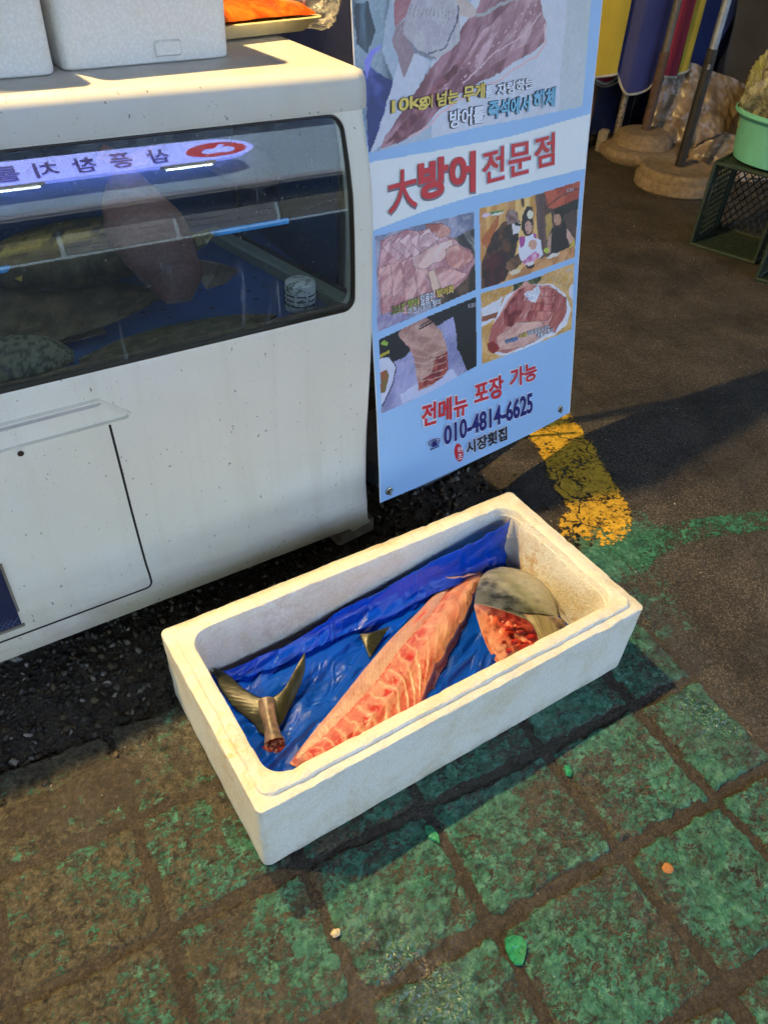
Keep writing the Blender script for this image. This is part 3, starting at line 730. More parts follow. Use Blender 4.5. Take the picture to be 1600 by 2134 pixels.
# ================================================================== FOAM BOXES
def foam_mat(name, c=(.80, .775, .70), stain=.6, grime=True, bk=.7):
    n = NT(name); v = n.vor(230, 'F1'); big = n.noise(5, 6, .65, .4)
    cc = n.ramp(big, (.3, tuple(x * .95 for x in c)), (.7, c))
    st = n.math('MULTIPLY', n.ramp(n.noise(11, 8, .75, .7), (.46, 0.0), (.70, 1.0)), stain)
    cc = n.mix(st, cc, (.62, .50, .30))
    sp = n.math('GREATER_THAN', n.noise(130, 4, .7, .3), .69); sp = n.math('MULTIPLY', sp, n.ramp(n.noise(12, 3), (.48, 0.0), (.6, .6)))
    cc = n.mix(sp, cc, (.34, .24, .13))
    cc = n.mix(1.0, cc, n.ramp(v, (.05, 1.0), (.65, .88)), 'MULTIPLY')
    if grime:
        for c0, r0, cl, am in (((.69, .225, .095), .075, (.50, .30, .09), .9), ((.20, .325, .12), .10, (.45, .30, .24), .45), ((.012, .10, .15), .10, (.62, .42, .14), .7), ((.68, .10, .07), .09, (.55, .38, .16), .6)):
            dn = n.t.nodes.new('ShaderNodeVectorMath'); dn.operation = 'DISTANCE'; n.L(n.pos, dn.inputs[0]); dn.inputs[1].default_value = c0
            k_ = n.math('MULTIPLY', n.ramp(n.math('DIVIDE', dn.outputs['Value'], r0), (.2, am), (1.0, 0.0)), n.ramp(n.noise(55, 7, .75, .6), (.47, 0.0), (.60, 1.0)))
            cc = n.mix(k_, cc, cl)
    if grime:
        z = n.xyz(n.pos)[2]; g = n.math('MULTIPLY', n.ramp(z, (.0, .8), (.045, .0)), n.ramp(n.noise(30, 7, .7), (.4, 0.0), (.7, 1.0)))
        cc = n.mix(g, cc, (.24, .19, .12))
    h = n.math('ADD', n.math('MULTIPLY', v, -.55), n.math('MULTIPLY', n.noise(32, 6, .62), 1.5))
    n.set(col=cc, rough=.72, spec=.3, normal=n.bump(h, bk, .0024)); return n.m
M_foam = foam_mat('expanded_foam'); M_foam2 = foam_mat('clean_foam', (.82, .82, .80), .14, False, .22)
def rloop(x0, x1, y0, y1, r, z, per=None, seed=0, jit=0.0, step=.009):
    """closed loop with a fixed number of points"""
    P = []
    nx = max(4, int((BX1 - BX0) / step)); ny = max(4, int((BY1 - BY0) / step)); nc = 8
    def seg(a, b, n_):
        for t in range(n_): P.append(tuple(np.array(a) + (np.array(b) - a) * t / n_))
    def corner(cx, cy, a0):
        for k in range(nc): P.append((cx + r * math.cos(R_(a0 + 90 * k / nc)), cy + r * math.sin(R_(a0 + 90 * k / nc))))
    seg((x0 + r, y0), (x1 - r, y0), nx); corner(x1 - r, y0 + r, -90)
    seg((x1, y0 + r), (x1, y1 - r), ny); corner(x1 - r, y1 - r, 0)
    seg((x1 - r, y1), (x0 + r, y1), nx); corner(x0 + r, y1 - r, 90)
    seg((x0, y1 - r), (x0, y0 + r), ny); corner(x0 + r, y0 + r, 180)
    P = np.array(P); n_ = len(P)
    if jit: 
        s = np.arange(n_) * .35; P = P + np.stack([fbm(s, s * 0 + seed * 3.1, 5, 5) - .5, fbm(s, s * 0 + seed * 3.1 + 9, 6, 5) - .5], -1) * jit * 2
    return np.c_[P, np.full(n_, z)]
def foam_box(loc, dims, rz, mat, prof, label, name='foam_box', notch=None, cat='foam box', fine=True):
    global BX0, BX1, BY0, BY1
    W, D, H = dims; BX0, BX1, BY0, BY1 = 0, W, 0, D
    root = empty(name, loc, label, cat); root.rotation_euler[2] = rz
    loops = []
    for k, (i, z, r) in enumerate(prof):
        L = rloop(i, W - i, i, D - i, max(r, .001), z, seed=loc[0] * 7 + k * .12, jit=.0011 if fine else .0006)
        if fine: 
            zz = fbm(L[:, 0] * 40 + k * .1, L[:, 1] * 40, 15, 3) - .5; L[:, 2] += zz * .0016 * (1 if z > .02 else 1.2)
            # chips knocked out of the edges
            ch = sst(.66, .78, fbm(L[:, 0] * 55, L[:, 1] * 55, 27, 2)); L[:, 2] -= ch * .0026 * (z > H - .009)
        loops.append(L)
    n_ = len(loops[0]); V = np.concatenate(loops); F = qgrid(len(loops), n_, cv=True)
    m = MB(); m.add(V, F); m.add(loops[0], [tuple(range(n_ - 1, -1, -1))]); m.add(loops[-1], [tuple(range(n_))])
    o = m.build('shell', mat, root, smooth=True, keep=False)
    return root, o
PROF = [(.0065, .0, .010), (.0035, .0022, .011), (.0025, .006, .012)] + [(.0025 - .0021 * t, .006 + .148 * t, .0115) for t in np.linspace(.08, 1, 14)] + \
       [(.0004, .1555, .009), (.0010, .1582, .009), (.0030, .1590, .010), (.0120, .1592, .018), (.0140, .1596, .020), (.0148, .1640, .021), (.0165, .1655, .022),
        (.0250, .1655, .028), (.0325, .1650, .031), (.0345, .1638, .032), (.0352, .1610, .033), (.0362, .1500, .033), (.0372, .1490, .033), (.0378, .1370, .033)] + \
       [(.0380 + .0030 * t, .137 - .10 * t, .033) for t in np.linspace(.1, 1, 10)] + [(.0440, .0330, .031), (.050, .0315, .027), (.075, .031, .02), (.12, .0312, .01)]
box, bshell = foam_box((0, 0, .009), (.713, .355, .165), 0, M_foam, PROF, 'open white foam fish box on the green paving holding a blue bag and cut fish')
# ink smudge left by the printed code is omitted; scuffs come with the material

# ---------------- blue bag lining the box
def plastic(name, c, rough=.16, trans=0.0, bumpk=.6, coat=.0):
    n = NT(name); cr = n.noise(17, 7, .6, 2.2, vec=n.mp(n.pos, (1, 2.6, 1.5), (0, 0, -.5))); cr2 = n.noise(60, 5, .6, 1.8)
    hh = n.math('ADD', n.math('ABSOLUTE', n.math('SUBTRACT', cr, .5)), n.math('MULTIPLY', cr2, .07))
    n.set(col=n.ramp(n.noise(9, 4), (.3, tuple(x * .8 for x in c)), (.7, c)), rough=rough, spec=.38, trans=trans, coat=coat, normal=n.bump(hh, bumpk, .012)); return n.m
M_bag = plastic('blue_plastic_film', (.002, .070, .62), .13, 0.0, .22)
def bag_back(x):  # height of the bag's upper edge along the back wall
    return np.interp(x, [.03, .06, .15, .30, .45, .60, .655], [.062, .063, .068, .088, .110, .143, .150])
nx, ny = 330, 190
X, T = np.meshgrid(np.linspace(.0425, .668, nx), np.linspace(0, 1, ny), indexing='ij')
yb = .3135 + .0015 * np.sin(X * 30)
floor_len = yb - .0415; bh = bag_back(X) + .006 * (fbm(X * 9, X * 0, 4) - .5)
tot = floor_len + (bh - .034); S = T * tot
on = S < floor_len
Y = np.where(on, .0415 + S, yb); Z = np.where(on, .0345, .0345 + (S - floor_len))
# soften the fold between floor and wall
d = np.clip((S - floor_len) / .045, -1, 1); cf = (1 - np.abs(d)) ** 2
Y = Y - cf * .016; Z = Z + cf * .016
Y = Y - np.where(on, 0, (fbm((X + S) * 5, (S - X * .35) * 30, 9, 3) * .012 + .010 * sst(.35, .65, X) * sst(0, .06, S - floor_len)))
rd = lambda x, y, s_, k: 1 - np.abs(fbm(x, y, s_, k) * 2 - 1) * 2
ang = .45; U = X * math.cos(ang) + Y * math.sin(ang); W_ = -X * math.sin(ang) + Y * math.cos(ang)
wr = np.clip(rd(U * 7, W_ * 34, 51, 3), 0, 1) ** 2 * .013 + np.clip(rd(U * 12 + 4, W_ * 75 + 3 * vn(X * 20, Y * 20, 3), 57, 2), 0, 1) ** 2 * .0032 + np.clip(rd(X * 22, Y * 26, 53, 3), 0, 1) ** 4 * .003 + fbm(X * 10, Y * 10, 55, 3) * .010
wr = wr * np.clip(np.minimum(np.minimum(X - .042, .668 - X), Y - .041) * 60, .15, 1)
wr = np.minimum(wr, .0135 + .1 * (wr - .0135) * (wr > .0135)); Z = Z + wr * np.where(on, 1, .35); Y = Y - wr * np.where(on, 0, .8)
# rises a little on the near left end
Z = Z + .012 * sst(.085, .045, X) * on + .010 * sst(.07, .04, Y) * sst(.10, .2, X) * on
# big folded flap lying over itself along the back
fl = np.exp(-((S - floor_len - .012) / .022) ** 2) * sst(.08, .2, X); Y = Y - fl * .012; Z = Z + fl * .004
# the right end stands up in a point beside the corner
bag = mesh_np('plastic_bag', np.stack([X, Y, Z + .009], -1), qgrid(nx, ny), M_bag)
so = bag.modifiers.new('thickness', 'SOLIDIFY'); so.thickness = .0006
tag(bag, 'crumpled glossy blue plastic bag lining the open foam box', 'plastic bag')

# ---------------- fish frame
M_flesh = painted('raw_flesh', .28, .5, sss=.12, coat=.22, bump=.5, bscale=230, bd=.0012, var=.12, coatr=.18)
Lb = np.array([(.098, .114), (.150, .140), (.215, .169), (.28, .201), (.36, .236), (.445, .264), (.505, .291), (.545, .303)])
Fb = np.array([(.107, .088), (.150, .058), (.215, .050), (.30, .062), (.352, .108), (.42, .152), (.538, .226), (.604, .270)])
nt, nv = 560, 190
Tt, Vv = np.meshgrid(np.linspace(0, 1, nt), np.linspace(0, 1, nv), indexing='ij')
def curve(P, t):
    s_ = np.linspace(0, 1, len(P)); tt_ = np.linspace(0, 1, 400); c = np.stack([np.interp(tt_, s_, P[:, 0]), np.interp(tt_, s_, P[:, 1])], -1)
    for _ in range(500): c[1:-1] = (c[:-2] + 2 * c[1:-1] + c[2:]) / 4
    return np.stack([np.interp(t, tt_, c[:, 0]), np.interp(t, tt_, c[:, 1])], -1)
rag = ((fbm(Tt * 26, Tt * 0 + 3, 71, 4) - .5) * .014 + .0035 * np.abs(np.sin(Tt * 44))) * sst(.45, .7, Tt) * sst(.7, 1, Vv)
Pl, Pf = curve(Lb, Tt), curve(Fb, Tt)
P2 = Pl * (1 - Vv[..., None]) + Pf * Vv[..., None]
dirv = (Pf - Pl); dirv /= np.linalg.norm(dirv, axis=-1, keepdims=True); P2 = P2 + dirv * rag[..., None]
# round the tail end
endr = sst(.035, 0, Tt); 
prof_v = np.interp(Vv, [0, .03, .12, .30, .45, .58, .70, .85, .95, 1], [.000, .018, .026, .028, .034, .040, .033, .031, .027, .008])
hgt = prof_v * (.74 + .30 * np.sin(np.pi * np.clip(Tt, 0, 1)) ** .7)
thick = np.exp(-((Vv - .78) / .20) ** 2) * sst(.48, .66, Tt) * .016; hgt = hgt + thick
dip = np.exp(-((Vv - .30) / .06) ** 2) * .005 * sst(.55, .7, Tt); hgt = hgt - dip
hgt = hgt * (1 - endr * .25)
# vertebra and rib relief
nseg = 19.0
vs = .55 + .05 * np.sin(Tt * 9)                        # spine line in v
arcp = Tt * nseg + 2.6 * (Vv - vs) ** 2 * 3.0 + .9 * (Vv - vs) + 1.0 * (fbm(Tt * 9, Vv * 5, 81, 4) - .5)
fr_a = arcp - np.floor(arcp); rib = np.exp(-((fr_a - .5) / (.07 + .10 * fbm(Tt * 20, Vv * 9, 82))) ** 2)
ribm = sst(.26, .34, Vv) * sst(.97, .86, Vv) * sst(.02, .08, Tt) * sst(.97, .85, Tt)
pock = np.exp(-((fr_a - .05) / .20) ** 2) * np.exp(-((Vv - vs) / .050) ** 2) + np.exp(-((fr_a - .95) / .20) ** 2) * np.exp(-((Vv - vs) / .050) ** 2)
pock = np.clip(pock * (.4 + 1.6 * sst(.42, .58, fbm(Tt * 30, Vv * 12, 84, 3))), 0, 1) * sst(.04, .10, Tt) * sst(.72, .60, Tt)
hgt = hgt + rib * ribm * .0011 - pock * .0028 + (fbm(Tt * 60, Vv * 16, 83, 4) - .5) * .0022
Zf = .0400 + hgt * .62 + .004 * np.sin(np.pi * Tt) + .010 * Tt
base_v = np.minimum(Vv, 1 - Vv)
nz = fbm(Tt * 40, Vv * 14, 85, 4); nz2 = fbm(Tt * 14, Vv * 5, 86, 4); nz3 = fbm(Tt * 160, Vv * 40, 87, 3)
C = mixc((.53, .140, .115), (.62, .28, .23), sst(.3, .7, nz2))
C = mixc(C, (.72, .46, .34), rib * ribm * np.clip(.42 + 1.2 * (nz - .30), 0, .9))
C = C * (.82 + .36 * fbm(Tt * 90, Vv * 26, 189, 4))[..., None]
C = mixc(C, (.46, .045, .035), sst(.50, .62, nz) * ribm * (1 - rib) * .65)
C = mixc(C, (.50, .022, .015), np.clip(pock * 1.25 * sst(.30, .5, nz3 * .5 + nz * .5), 0, 1) * .95)
lf = sst(.62, .74, Tt) * sst(.42, .50, Vv); C = mixc(C, mixc((.60, .25, .165), (.70, .39, .27), sst(.3, .7, nz2)), lf * .75)
redl = np.exp(-((Vv - .29) / .012) ** 2) * sst(.40, .52, fbm(Tt * 60, Tt * 0, 88, 2)) * sst(.05, .12, Tt); C = mixc(C, (.55, .03, .02), np.clip(redl, 0, 1))
# silvery muscle band with fine cross hatching
band = sst(.30, .25, Vv) * sst(.03, .07, Tt)
hat = np.sin(Tt * 330 + Vv * 75 + 9 * fbm(Tt * 20, Vv * 8, 181)) * .5 + .5; hat2 = np.sin(Tt * 210 - Vv * 60 + 12 * fbm(Tt * 14, Vv * 9, 182)) * .5 + .5
Cb = mixc((.46, .25, .22), (.60, .43, .39), np.clip(.25 + .35 * hat + .12 * hat2 + 1.3 * (nz - .5), 0, 1)); C = mixc(C, Cb, band * .88)
C = mixc(C, (.60, .10, .06), np.exp(-(((Tt - .70) / .045) ** 2 + ((Vv - .16) / .10) ** 2)) * sst(.42, .62, nz))
C = mixc(C, (.012, .014, .012), sst(.035, .010, Vv) * sst(.98, .9, Tt))        # dark skin at the back edge
C = mixc(C, (.30, .03, .02), sst(.955, .99, Vv) * sst(.40, .55, Tt)); C = mixc(C, (.50, .13, .08), np.exp(-((Vv - .90) / .03) ** 2) * sst(.42, .6, nz3) * sst(.45, .6, Tt) * .8)
bnd = np.sin(Tt * 120 + 3 * Vv + 3 * nz2) * .5 + .5; C = C * (1 - .16 * (bnd * lf)[..., None]); C = mixc(C, (.74, .36, .26), sst(.02, 0, Tt) * .6)
C = mixc(C, (.45, .02, .015), np.exp(-(((Tt - .09) / .035) ** 2 + ((Vv - .40) / .16) ** 2)) * sst(.44, .54, nz) * .9)
Zr = Zf.copy(); sk = (Vv < .012) | (Vv > .992); 
frame = mesh_np('frame_meat', np.stack([P2[..., 0], P2[..., 1], Zf], -1), qgrid(nt, nv), M_flesh, None, C.reshape(-1, 3))
fr_root = empty('fish_carcass', (.33, .17, .045), 'filleted pink fish backbone with red ribs lying across the blue bag', 'fish carcass'); keepw(frame, fr_root)
# side skirt and underside, dark skin
nS = 300; tS = np.linspace(0, 1, nS); 
idx = np.linspace(0, nt - 1, nS).astype(int)
def side(vi, outv, name, col):
    top = np.stack([P2[idx, vi, 0], P2[idx, vi, 1], Zf[idx, vi] + .0004], -1)
    dv_ = dirv[idx, vi] * outv
    m1 = top.copy(); m1[:, :2] += dv_ * .0035; m1[:, 2] -= .004
    m2 = top.copy(); m2[:, :2] -= dv_ * .004; m2[:, 2] = .034
    V = np.stack([top, m1, m2], 1); o = mesh_np(name, V, qgrid(nS, 3), simple(name + '_skin', col, .25, .3, 120, spec=.7), None); keepw(o, fr_root)
side(0, -1, 'back_skin', (.02, .022, .018)); side(nv - 1, 1, 'belly_edge', (.42, .14, .09))
# cut tail end of the backbone
em = MB(); q0 = np.stack([P2[0, :, 0], P2[0, :, 1], Zf[0]], -1)[::6]; qb = q0.copy(); qb[:, 2] = .036
em.add(np.stack([q0, qb], 1).reshape(-1, 3), qgrid(len(q0), 2)); em.build('tail_cut', simple('pale_cut', (.62, .30, .22), .3, .3, 200), fr_root)
# dorsal fin poking out at the back and a loose white rib
def leaf(name, pts, th, mat, parent, dome=.0, n=10):
    """thick leaf between two polylines: pts = (edge A points, edge B points)"""
    A, B = [np.array(p, float) for p in pts]
    def rs(P):
        d_ = np.r_[0, np.cumsum(np.linalg.norm(np.diff(P, axis=0), axis=1))]; t_ = np.linspace(0, d_[-1], 44); Q = np.stack([np.interp(t_, d_, P[:, i]) for i in range(3)], -1)
        for _ in range(4): Q[1:-1] = (Q[:-2] + 2 * Q[1:-1] + Q[2:]) / 4
        return Q
    A, B = rs(A), rs(B); w = np.linspace(0, 1, n)[None, :, None]; G = A[:, None] * (1 - w) + B[:, None] * w
    b = np.sin(np.pi * w[..., 0]) * dome; up = G.copy(); up[..., 2] += b + th * np.sin(np.pi * np.clip(w[..., 0], .02, .98)) ** .4; dn = G.copy(); dn[..., 2] += b * .7 - th * .5
    ring_ = np.concatenate([up, dn[:, ::-1]], 1); rr = np.repeat(np.linspace(0, 1, 44)[:, None], ring_.shape[1], 1)
    o = mesh_np(name, ring_, qgrid(44, ring_.shape[1], cv=True), mat); keepw(o, parent); return o
def fin_mat(name, a, b, scale=160, rot=0, metal=.0, rough=.22, rad=None):
    n = NT(name); st = n.noise(scale, 3, .5, .1, vec=n.mp(n.mp(n.pos, (1, 1, 0), (0, 0, rot)), (1, .08, 0)))
    c = n.mix(n.ramp(st, (.35, 0.0), (.65, 1.0)), a, b); c = n.mix(n.ramp(n.noise(28, 4), (.4, 0.0), (.7, .5)), c, tuple(x * .4 for x in a))
    n.set(col=c, rough=rough + .12, spec=.5, metal=metal, normal=n.bump(st, .5, .0015)); return n.m
M_fin = fin_mat('olive_fin', (.013, .016, .009), (.042, .046, .026), 230, -.9)
M_fin2 = fin_mat('olive_fin_right', (.014, .018, .010), (.046, .050, .028), 230, .45)
a_ = lambda u, v, z: tuple(at(u, v, z))
leaf('dorsal_fin', ([a_(750, 1322, .072), a_(775, 1318, .074), a_(812, 1306, .068)], [a_(752, 1330, .068), a_(762, 1352, .066), a_(770, 1372, .060)]), .0015, M_fin, fr_root)
rb = MB(); rb.tube([a_(920, 1203, .082), a_(945, 1204, .085), a_(965, 1201, .085)], [.0008, .0022, .0008], 6); rb.tube([a_(962, 1204, .078), a_(976, 1198, .082), a_(990, 1196, .080)], [.0015, .0025, .001], 7)
rb.build('loose_rib', simple('pale_rib', (.72, .42, .33), .3), fr_root, smooth=True)
# ragged belly flap hanging on the near side
fp_a = [a_(868, 1478, .052), a_(858, 1440, .060), (.345, .120, .062), (.42, .158, .066), (.47, .195, .066)]
fp_b = [a_(905, 1462, .046), a_(905, 1432, .048), a_(920, 1398, .05), a_(925, 1370, .05), a_(940, 1330, .05)]
leaf('belly_flap', (fp_a, fp_b), .003, simple('flap_flesh', (.66, .28, .19), .28, .35, 90, bump=.5, spec=.6, coat=.3), fr_root, n=12)

# ---------------- cut tail
tl = empty('fish_tail', at(560, 1500, .05), 'cut olive fish tail fin with forked lobes and a raw pink stump', 'fish tail')
leaf('tail_lobe', ([a_(445, 1392, 0.088), a_(462, 1398, 0.084), a_(482, 1412, 0.078), a_(505, 1434, 0.074), a_(530, 1450, 0.072), a_(552, 1456, 0.072), a_(566, 1470, 0.072)],
                   [a_(446, 1402, 0.086), a_(458, 1434, 0.076), a_(478, 1464, 0.068), a_(505, 1490, 0.062), a_(530, 1508, 0.060), a_(540, 1530, 0.062), a_(550, 1530, 0.064)]), .0013, M_fin, tl, .0015, 14)
leaf('tail_lobe', ([a_(634, 1360, 0.094), a_(618, 1388, 0.088), a_(606, 1412, 0.084), a_(596, 1430, 0.080), a_(582, 1446, 0.076), a_(568, 1452, 0.074), a_(558, 1466, 0.072)],
                   [a_(636, 1368, 0.092), a_(636, 1396, 0.082), a_(628, 1424, 0.074), a_(614, 1456, 0.066), a_(600, 1482, 0.062), a_(590, 1506, 0.060), a_(580, 1516, 0.062)]), .0013, M_fin2, tl, .0015, 14)
pd = [a_(556, 1462, .068), a_(558, 1485, .066), a_(563, 1510, .062), a_(568, 1532, .060), a_(572, 1548, .058)]
pm_ = MB(); pm_.tube(pd, [.0145, .0135, .0118, .0130, .0155], 24, False)
M_ped = NT('silver_skin'); sn = M_ped.noise(60, 5, .6); M_ped.set(col=M_ped.mix(M_ped.ramp(sn, (.4, 0.0), (.62, 1.0)), (.34, .24, .205), (.11, .085, .075)), rough=.38, spec=.5); M_ped = M_ped.m
pm_.build('tail_stem', M_ped, tl, smooth=True)
# stump disk, ragged red
def disc(name, c, ax, r, mat, parent, rag_=.25, seed=2, colr=None, squash=1.0):
    ax = np.array(ax, float); ax /= np.linalg.norm(ax); u = np.cross(ax, [0, 0, 1.]); u /= np.linalg.norm(u); w = np.cross(u, ax)
    nr, na = 26, 72; Rr, Aa = np.meshgrid(np.linspace(0, 1, nr), np.linspace(0, 2 * math.pi, na, endpoint=False), indexing='ij')
    X_, Y_ = Rr * np.cos(Aa), Rr * np.sin(Aa); nzz = fbm(X_ * 4 + seed, Y_ * 4, seed, 4)
    hh = (nzz - .5) * .012 * rag_ * 4 * (1 - Rr ** 4) + .001 + .0012 * (Rr < .3)
    V = np.array(c) + (X_ * r)[..., None] * u + (Y_ * r * squash)[..., None] * w + hh[..., None] * ax
    Cc = mixc((.36, .035, .03), (.78, .36, .26), sst(.36, .60, nzz)); Cc = mixc(Cc, (.80, .52, .42), np.exp(-((Rr - .0) / .28) ** 2) * .6); Cc = mixc(Cc, (.62, .40, .34), sst(.90, 1, Rr))
    o = mesh_np(name, V, qgrid(nr, na, cv=True), mat, None, Cc.reshape(-1, 3)); keepw(o, parent); return o
disc('stump', pd[-1], np.array([-.10, -.62, .78]), .0158, M_flesh, tl)
rg_ = MB()
for k_ in range(6):
    x0 = at(556 + k_ * 8.5, 1567 + 3 * math.sin(k_ * 1.9), .047); rg_.tube([x0 + [0, .008, .006], x0 + [0, .003, .002], x0 + [.002 * math.sin(k_), -.002 - .001 * (k_ % 3), -.006]], [.0052, .0060, .0034], 9)
rg_.build('torn_flesh', simple('dark_red_flesh', (.30, .035, .03), .25, .4, 200, spec=.7), tl, smooth=True)
# pale scrap
sc2 = leaf('flesh_scrap', ([a_(488, 1478, .052), a_(496, 1490, .053), a_(498, 1510, .051), a_(492, 1522, .049)], [a_(478, 1486, .050), a_(474, 1500, .050), a_(478, 1515, .049), a_(484, 1522, .048)]), .004,
     simple('pale_flesh', (.60, .36, .27), .3, .3, 150, coat=.3), tl)
sc2.parent = None; sc2.matrix_parent_inverse = Matrix.Identity(4); tag(sc2, 'small pale scrap of flesh beside the cut tail, against the left wall of the box', 'scrap')

# ---------------- cut head
hd_root = empty('severed_fish', at(1080, 1290, .06), 'cut fish head lying in the box with its bloody cut side facing the camera', 'fish head')
rim_px = [(986, 1258, .098), (1010, 1262, .104), (1040, 1270, .108), (1072, 1281, .109), (1102, 1294, .107), (1130, 1308, .102), (1152, 1320, .094), (1168, 1332, .083), (1172, 1342, .072),
          (1160, 1352, .062), (1130, 1366, .054), (1100, 1380, .049), (1070, 1390, .046), (1045, 1393, .046), (1032, 1378, .052), (1016, 1352, .062), (1004, 1322, .074), (994, 1290, .087)]
rim = np.array([at(*p) for p in rim_px]); 
def closed(P, n_):
    P = np.vstack([P, P[:1]]); d_ = np.r_[0, np.cumsum(np.linalg.norm(np.diff(P, axis=0), axis=1))]; t_ = np.linspace(0, d_[-1], n_, endpoint=False); Q = np.stack([np.interp(t_, d_, P[:, i]) for i in range(3)], -1)
    for _ in range(3): Q = (np.roll(Q, 1, 0) + 2 * Q + np.roll(Q, -1, 0)) / 4
    return Q
rimc = closed(rim, 120); cen = rimc.mean(0)
apex = np.array(at(1100, 1202, .048)); nl = 60
s_ = np.linspace(0, 1, nl); loopsH = []
for s1 in s_:
    k_ = (1 - s1 ** 2.1) ** .5; c_ = cen * (1 - s1) + apex * s1 + np.array([-.004, .010, .002]) * math.sin(math.pi * s1)
    Lp = c_ + (rimc - cen) * k_
    lft = math.sin(math.pi * min(1, s1 * 1.0)) ** .8
    Lp[:, 2] = Lp[:, 2] + lft * .008 * sst(-.01, .03, rimc[:, 2] - cen[2]) ; Lp[:, 2] = np.maximum(Lp[:, 2], .040)
    loopsH.append(Lp)
HV = np.array(loopsH); S2 = np.repeat(s_[:, None], 120, 1)
hn = fbm(HV[..., 0] * 60, HV[..., 1] * 60, 91, 4); wpos = HV[..., 0]
rdg = np.clip(1 - np.abs(fbm(HV[..., 0] * 26 - HV[..., 1] * 14, HV[..., 1] * 60 + HV[..., 0] * 40, 191, 3) * 2 - 1) * 3.0, 0, 1); HV[..., 2] += rdg * .0026 * np.sin(np.pi * np.clip(S2, 0, 1)); hn = np.clip(hn + .18 * (rdg - .4), 0, 1)
Ch = mixc((.018, .022, .025), (.10, .115, .12), sst(.3, .7, hn))
str_ = fbm(HV[..., 0] * 30 + HV[..., 1] * 60, (HV[..., 0] - HV[..., 1]) * 260, 92, 3); Ch = Ch * (.65 + .7 * str_[..., None])
Ch = mixc(Ch, (.36, .365, .33), sst(.572, .618, wpos + .45 * (HV[..., 1] - .16) + .05 * (hn - .5)) * .95)
Ch = mixc(Ch, (.16, .17, .07), np.exp(-((wpos - .60) / .018) ** 2) * .6)
Ch = mixc(Ch, (.30, .26, .20), sst(.02, .0, S2) * .6)
M_head = painted('head_skin', .24, .6, coat=.45, bump=.2, bscale=180, var=.2)
ho2 = mesh_np('head_skin', HV, qgrid(nl, 120, cv=True), M_head, None, Ch.reshape(-1, 3)); keepw(ho2, hd_root)
nr = 60; Rr = np.linspace(0, 1, nr)
CV = cen[None, None] + (rimc - cen)[None] * Rr[:, None, None]
nrm = np.cross(rimc[0] - cen, rimc[30] - cen); nrm /= np.linalg.norm(nrm); 
if nrm @ (CAM_POS - cen) < 0: nrm = -nrm
pu = (CV - cen) @ ((rimc[0] - cen) / np.linalg.norm(rimc[0] - cen)); pw_ = (CV - cen) @ np.cross(nrm, (rimc[0] - cen) / np.linalg.norm(rimc[0] - cen))
n1 = fbm(pu * 70 + 4, pw_ * 70, 95, 5); n2 = fbm(pu * 160 + 4, pw_ * 160, 97, 4); Rg = np.repeat(Rr[:, None], 120, 1)
cav = np.exp(-(((CV[..., 0] - cen[0] - .012) / .030) ** 2 + ((CV[..., 2] - cen[2] - .006) / .026) ** 2))
disp = (-cav * .018 + (n1 - .5) * .016 * (cav + .15) + .003 * np.cos(Rg * 3)) * (1 - Rg ** 8)
CV = CV + nrm * disp[..., None]
Cc = mixc((.66, .26, .18), (.78, .44, .33), sst(.3, .7, fbm(pu * 120, pw_ * 30, 98, 3)))
Cc = mixc(Cc, (.48, .03, .022), np.clip(cav * 1.5, 0, 1) * sst(.30, .46, n1 + .1)); Cc = mixc(Cc, (.055, .004, .004), np.clip(cav * 1.5, 0, 1) * sst(.50, .64, n2))
Cc = mixc(Cc, (.78, .16, .09), np.clip(cav * 1.6, 0, 1) * sst(.56, .66, n1)); Cc = mixc(Cc, (.30, .03, .03), sst(.62, .72, n2) * .6)
Cc = mixc(Cc, (.44, .05, .04), sst(.86, .95, Rg) * sst(.40, .6, n1) * .7); Cc = mixc(Cc, (.70, .50, .42), sst(.975, 1, Rg) * .7)
oc = mesh_np('cut_face', CV, qgrid(nr, 120, cv=True), M_flesh, None, Cc.reshape(-1, 3)); keepw(oc, hd_root)
# torn lumps of flesh, gill frill and gill cover edge
lm = MB()
for k_, (u, v, z, r) in enumerate([(1058, 1312, .085, .006), (1072, 1340, .075, .007), (1090, 1352, .070, .008), (1105, 1330, .08, .007), (1085, 1318, .086, .005), (1060, 1358, .066, .006), (1118, 1345, .072, .007), (1075, 1372, .058, .006), (1050, 1340, .075, .0045)]):
    c0 = at(u, v, z); lm.tube([c0 + [-r, 0, 0], c0 + [-r * .5, .001, r * .4], c0 + [r * .4, -.001, r * .5], c0 + [r, .001, 0]], [r * .25, r * .8, r * .7, r * .2], 9)
lm.build('flesh_lumps', simple('blood_red_flesh', (.34, .022, .016), .2, .6, 90, spec=.6, coat=.3, bump=.5), hd_root, smooth=True)
M_frill = fin_mat('pale_gill_frill', (.34, .29, .19), (.16, .14, .085), 260, .2)
leaf('gill_frill', ([a_(1092, 1288, .106), a_(1108, 1300, .106), a_(1118, 1320, .100), a_(1126, 1348, .090)], [a_(1138, 1286, .108), a_(1158, 1302, .101), a_(1172, 1322, .091), a_(1182, 1336, .078)]), .0015, M_frill, hd_root, .006, 16)
leaf('gill_cover', ([a_(1078, 1276, .108), a_(1108, 1282, .108), a_(1140, 1284, .104), a_(1172, 1290, .094)], [a_(1098, 1290, .106), a_(1120, 1296, .105), a_(1150, 1304, .098), a_(1180, 1312, .086)]), .002, M_ped, hd_root, .003, 10)
mo = MB(); mo.tube([a_(1074, 1274, .113), a_(1100, 1279, .1125), a_(1130, 1281, .108), a_(1155, 1283, .101)], [.0004, .0014, .0014, .0004], 6); mo.build('mouth_line', simple('black_line', (.01, .008, .006), .4), hd_root)


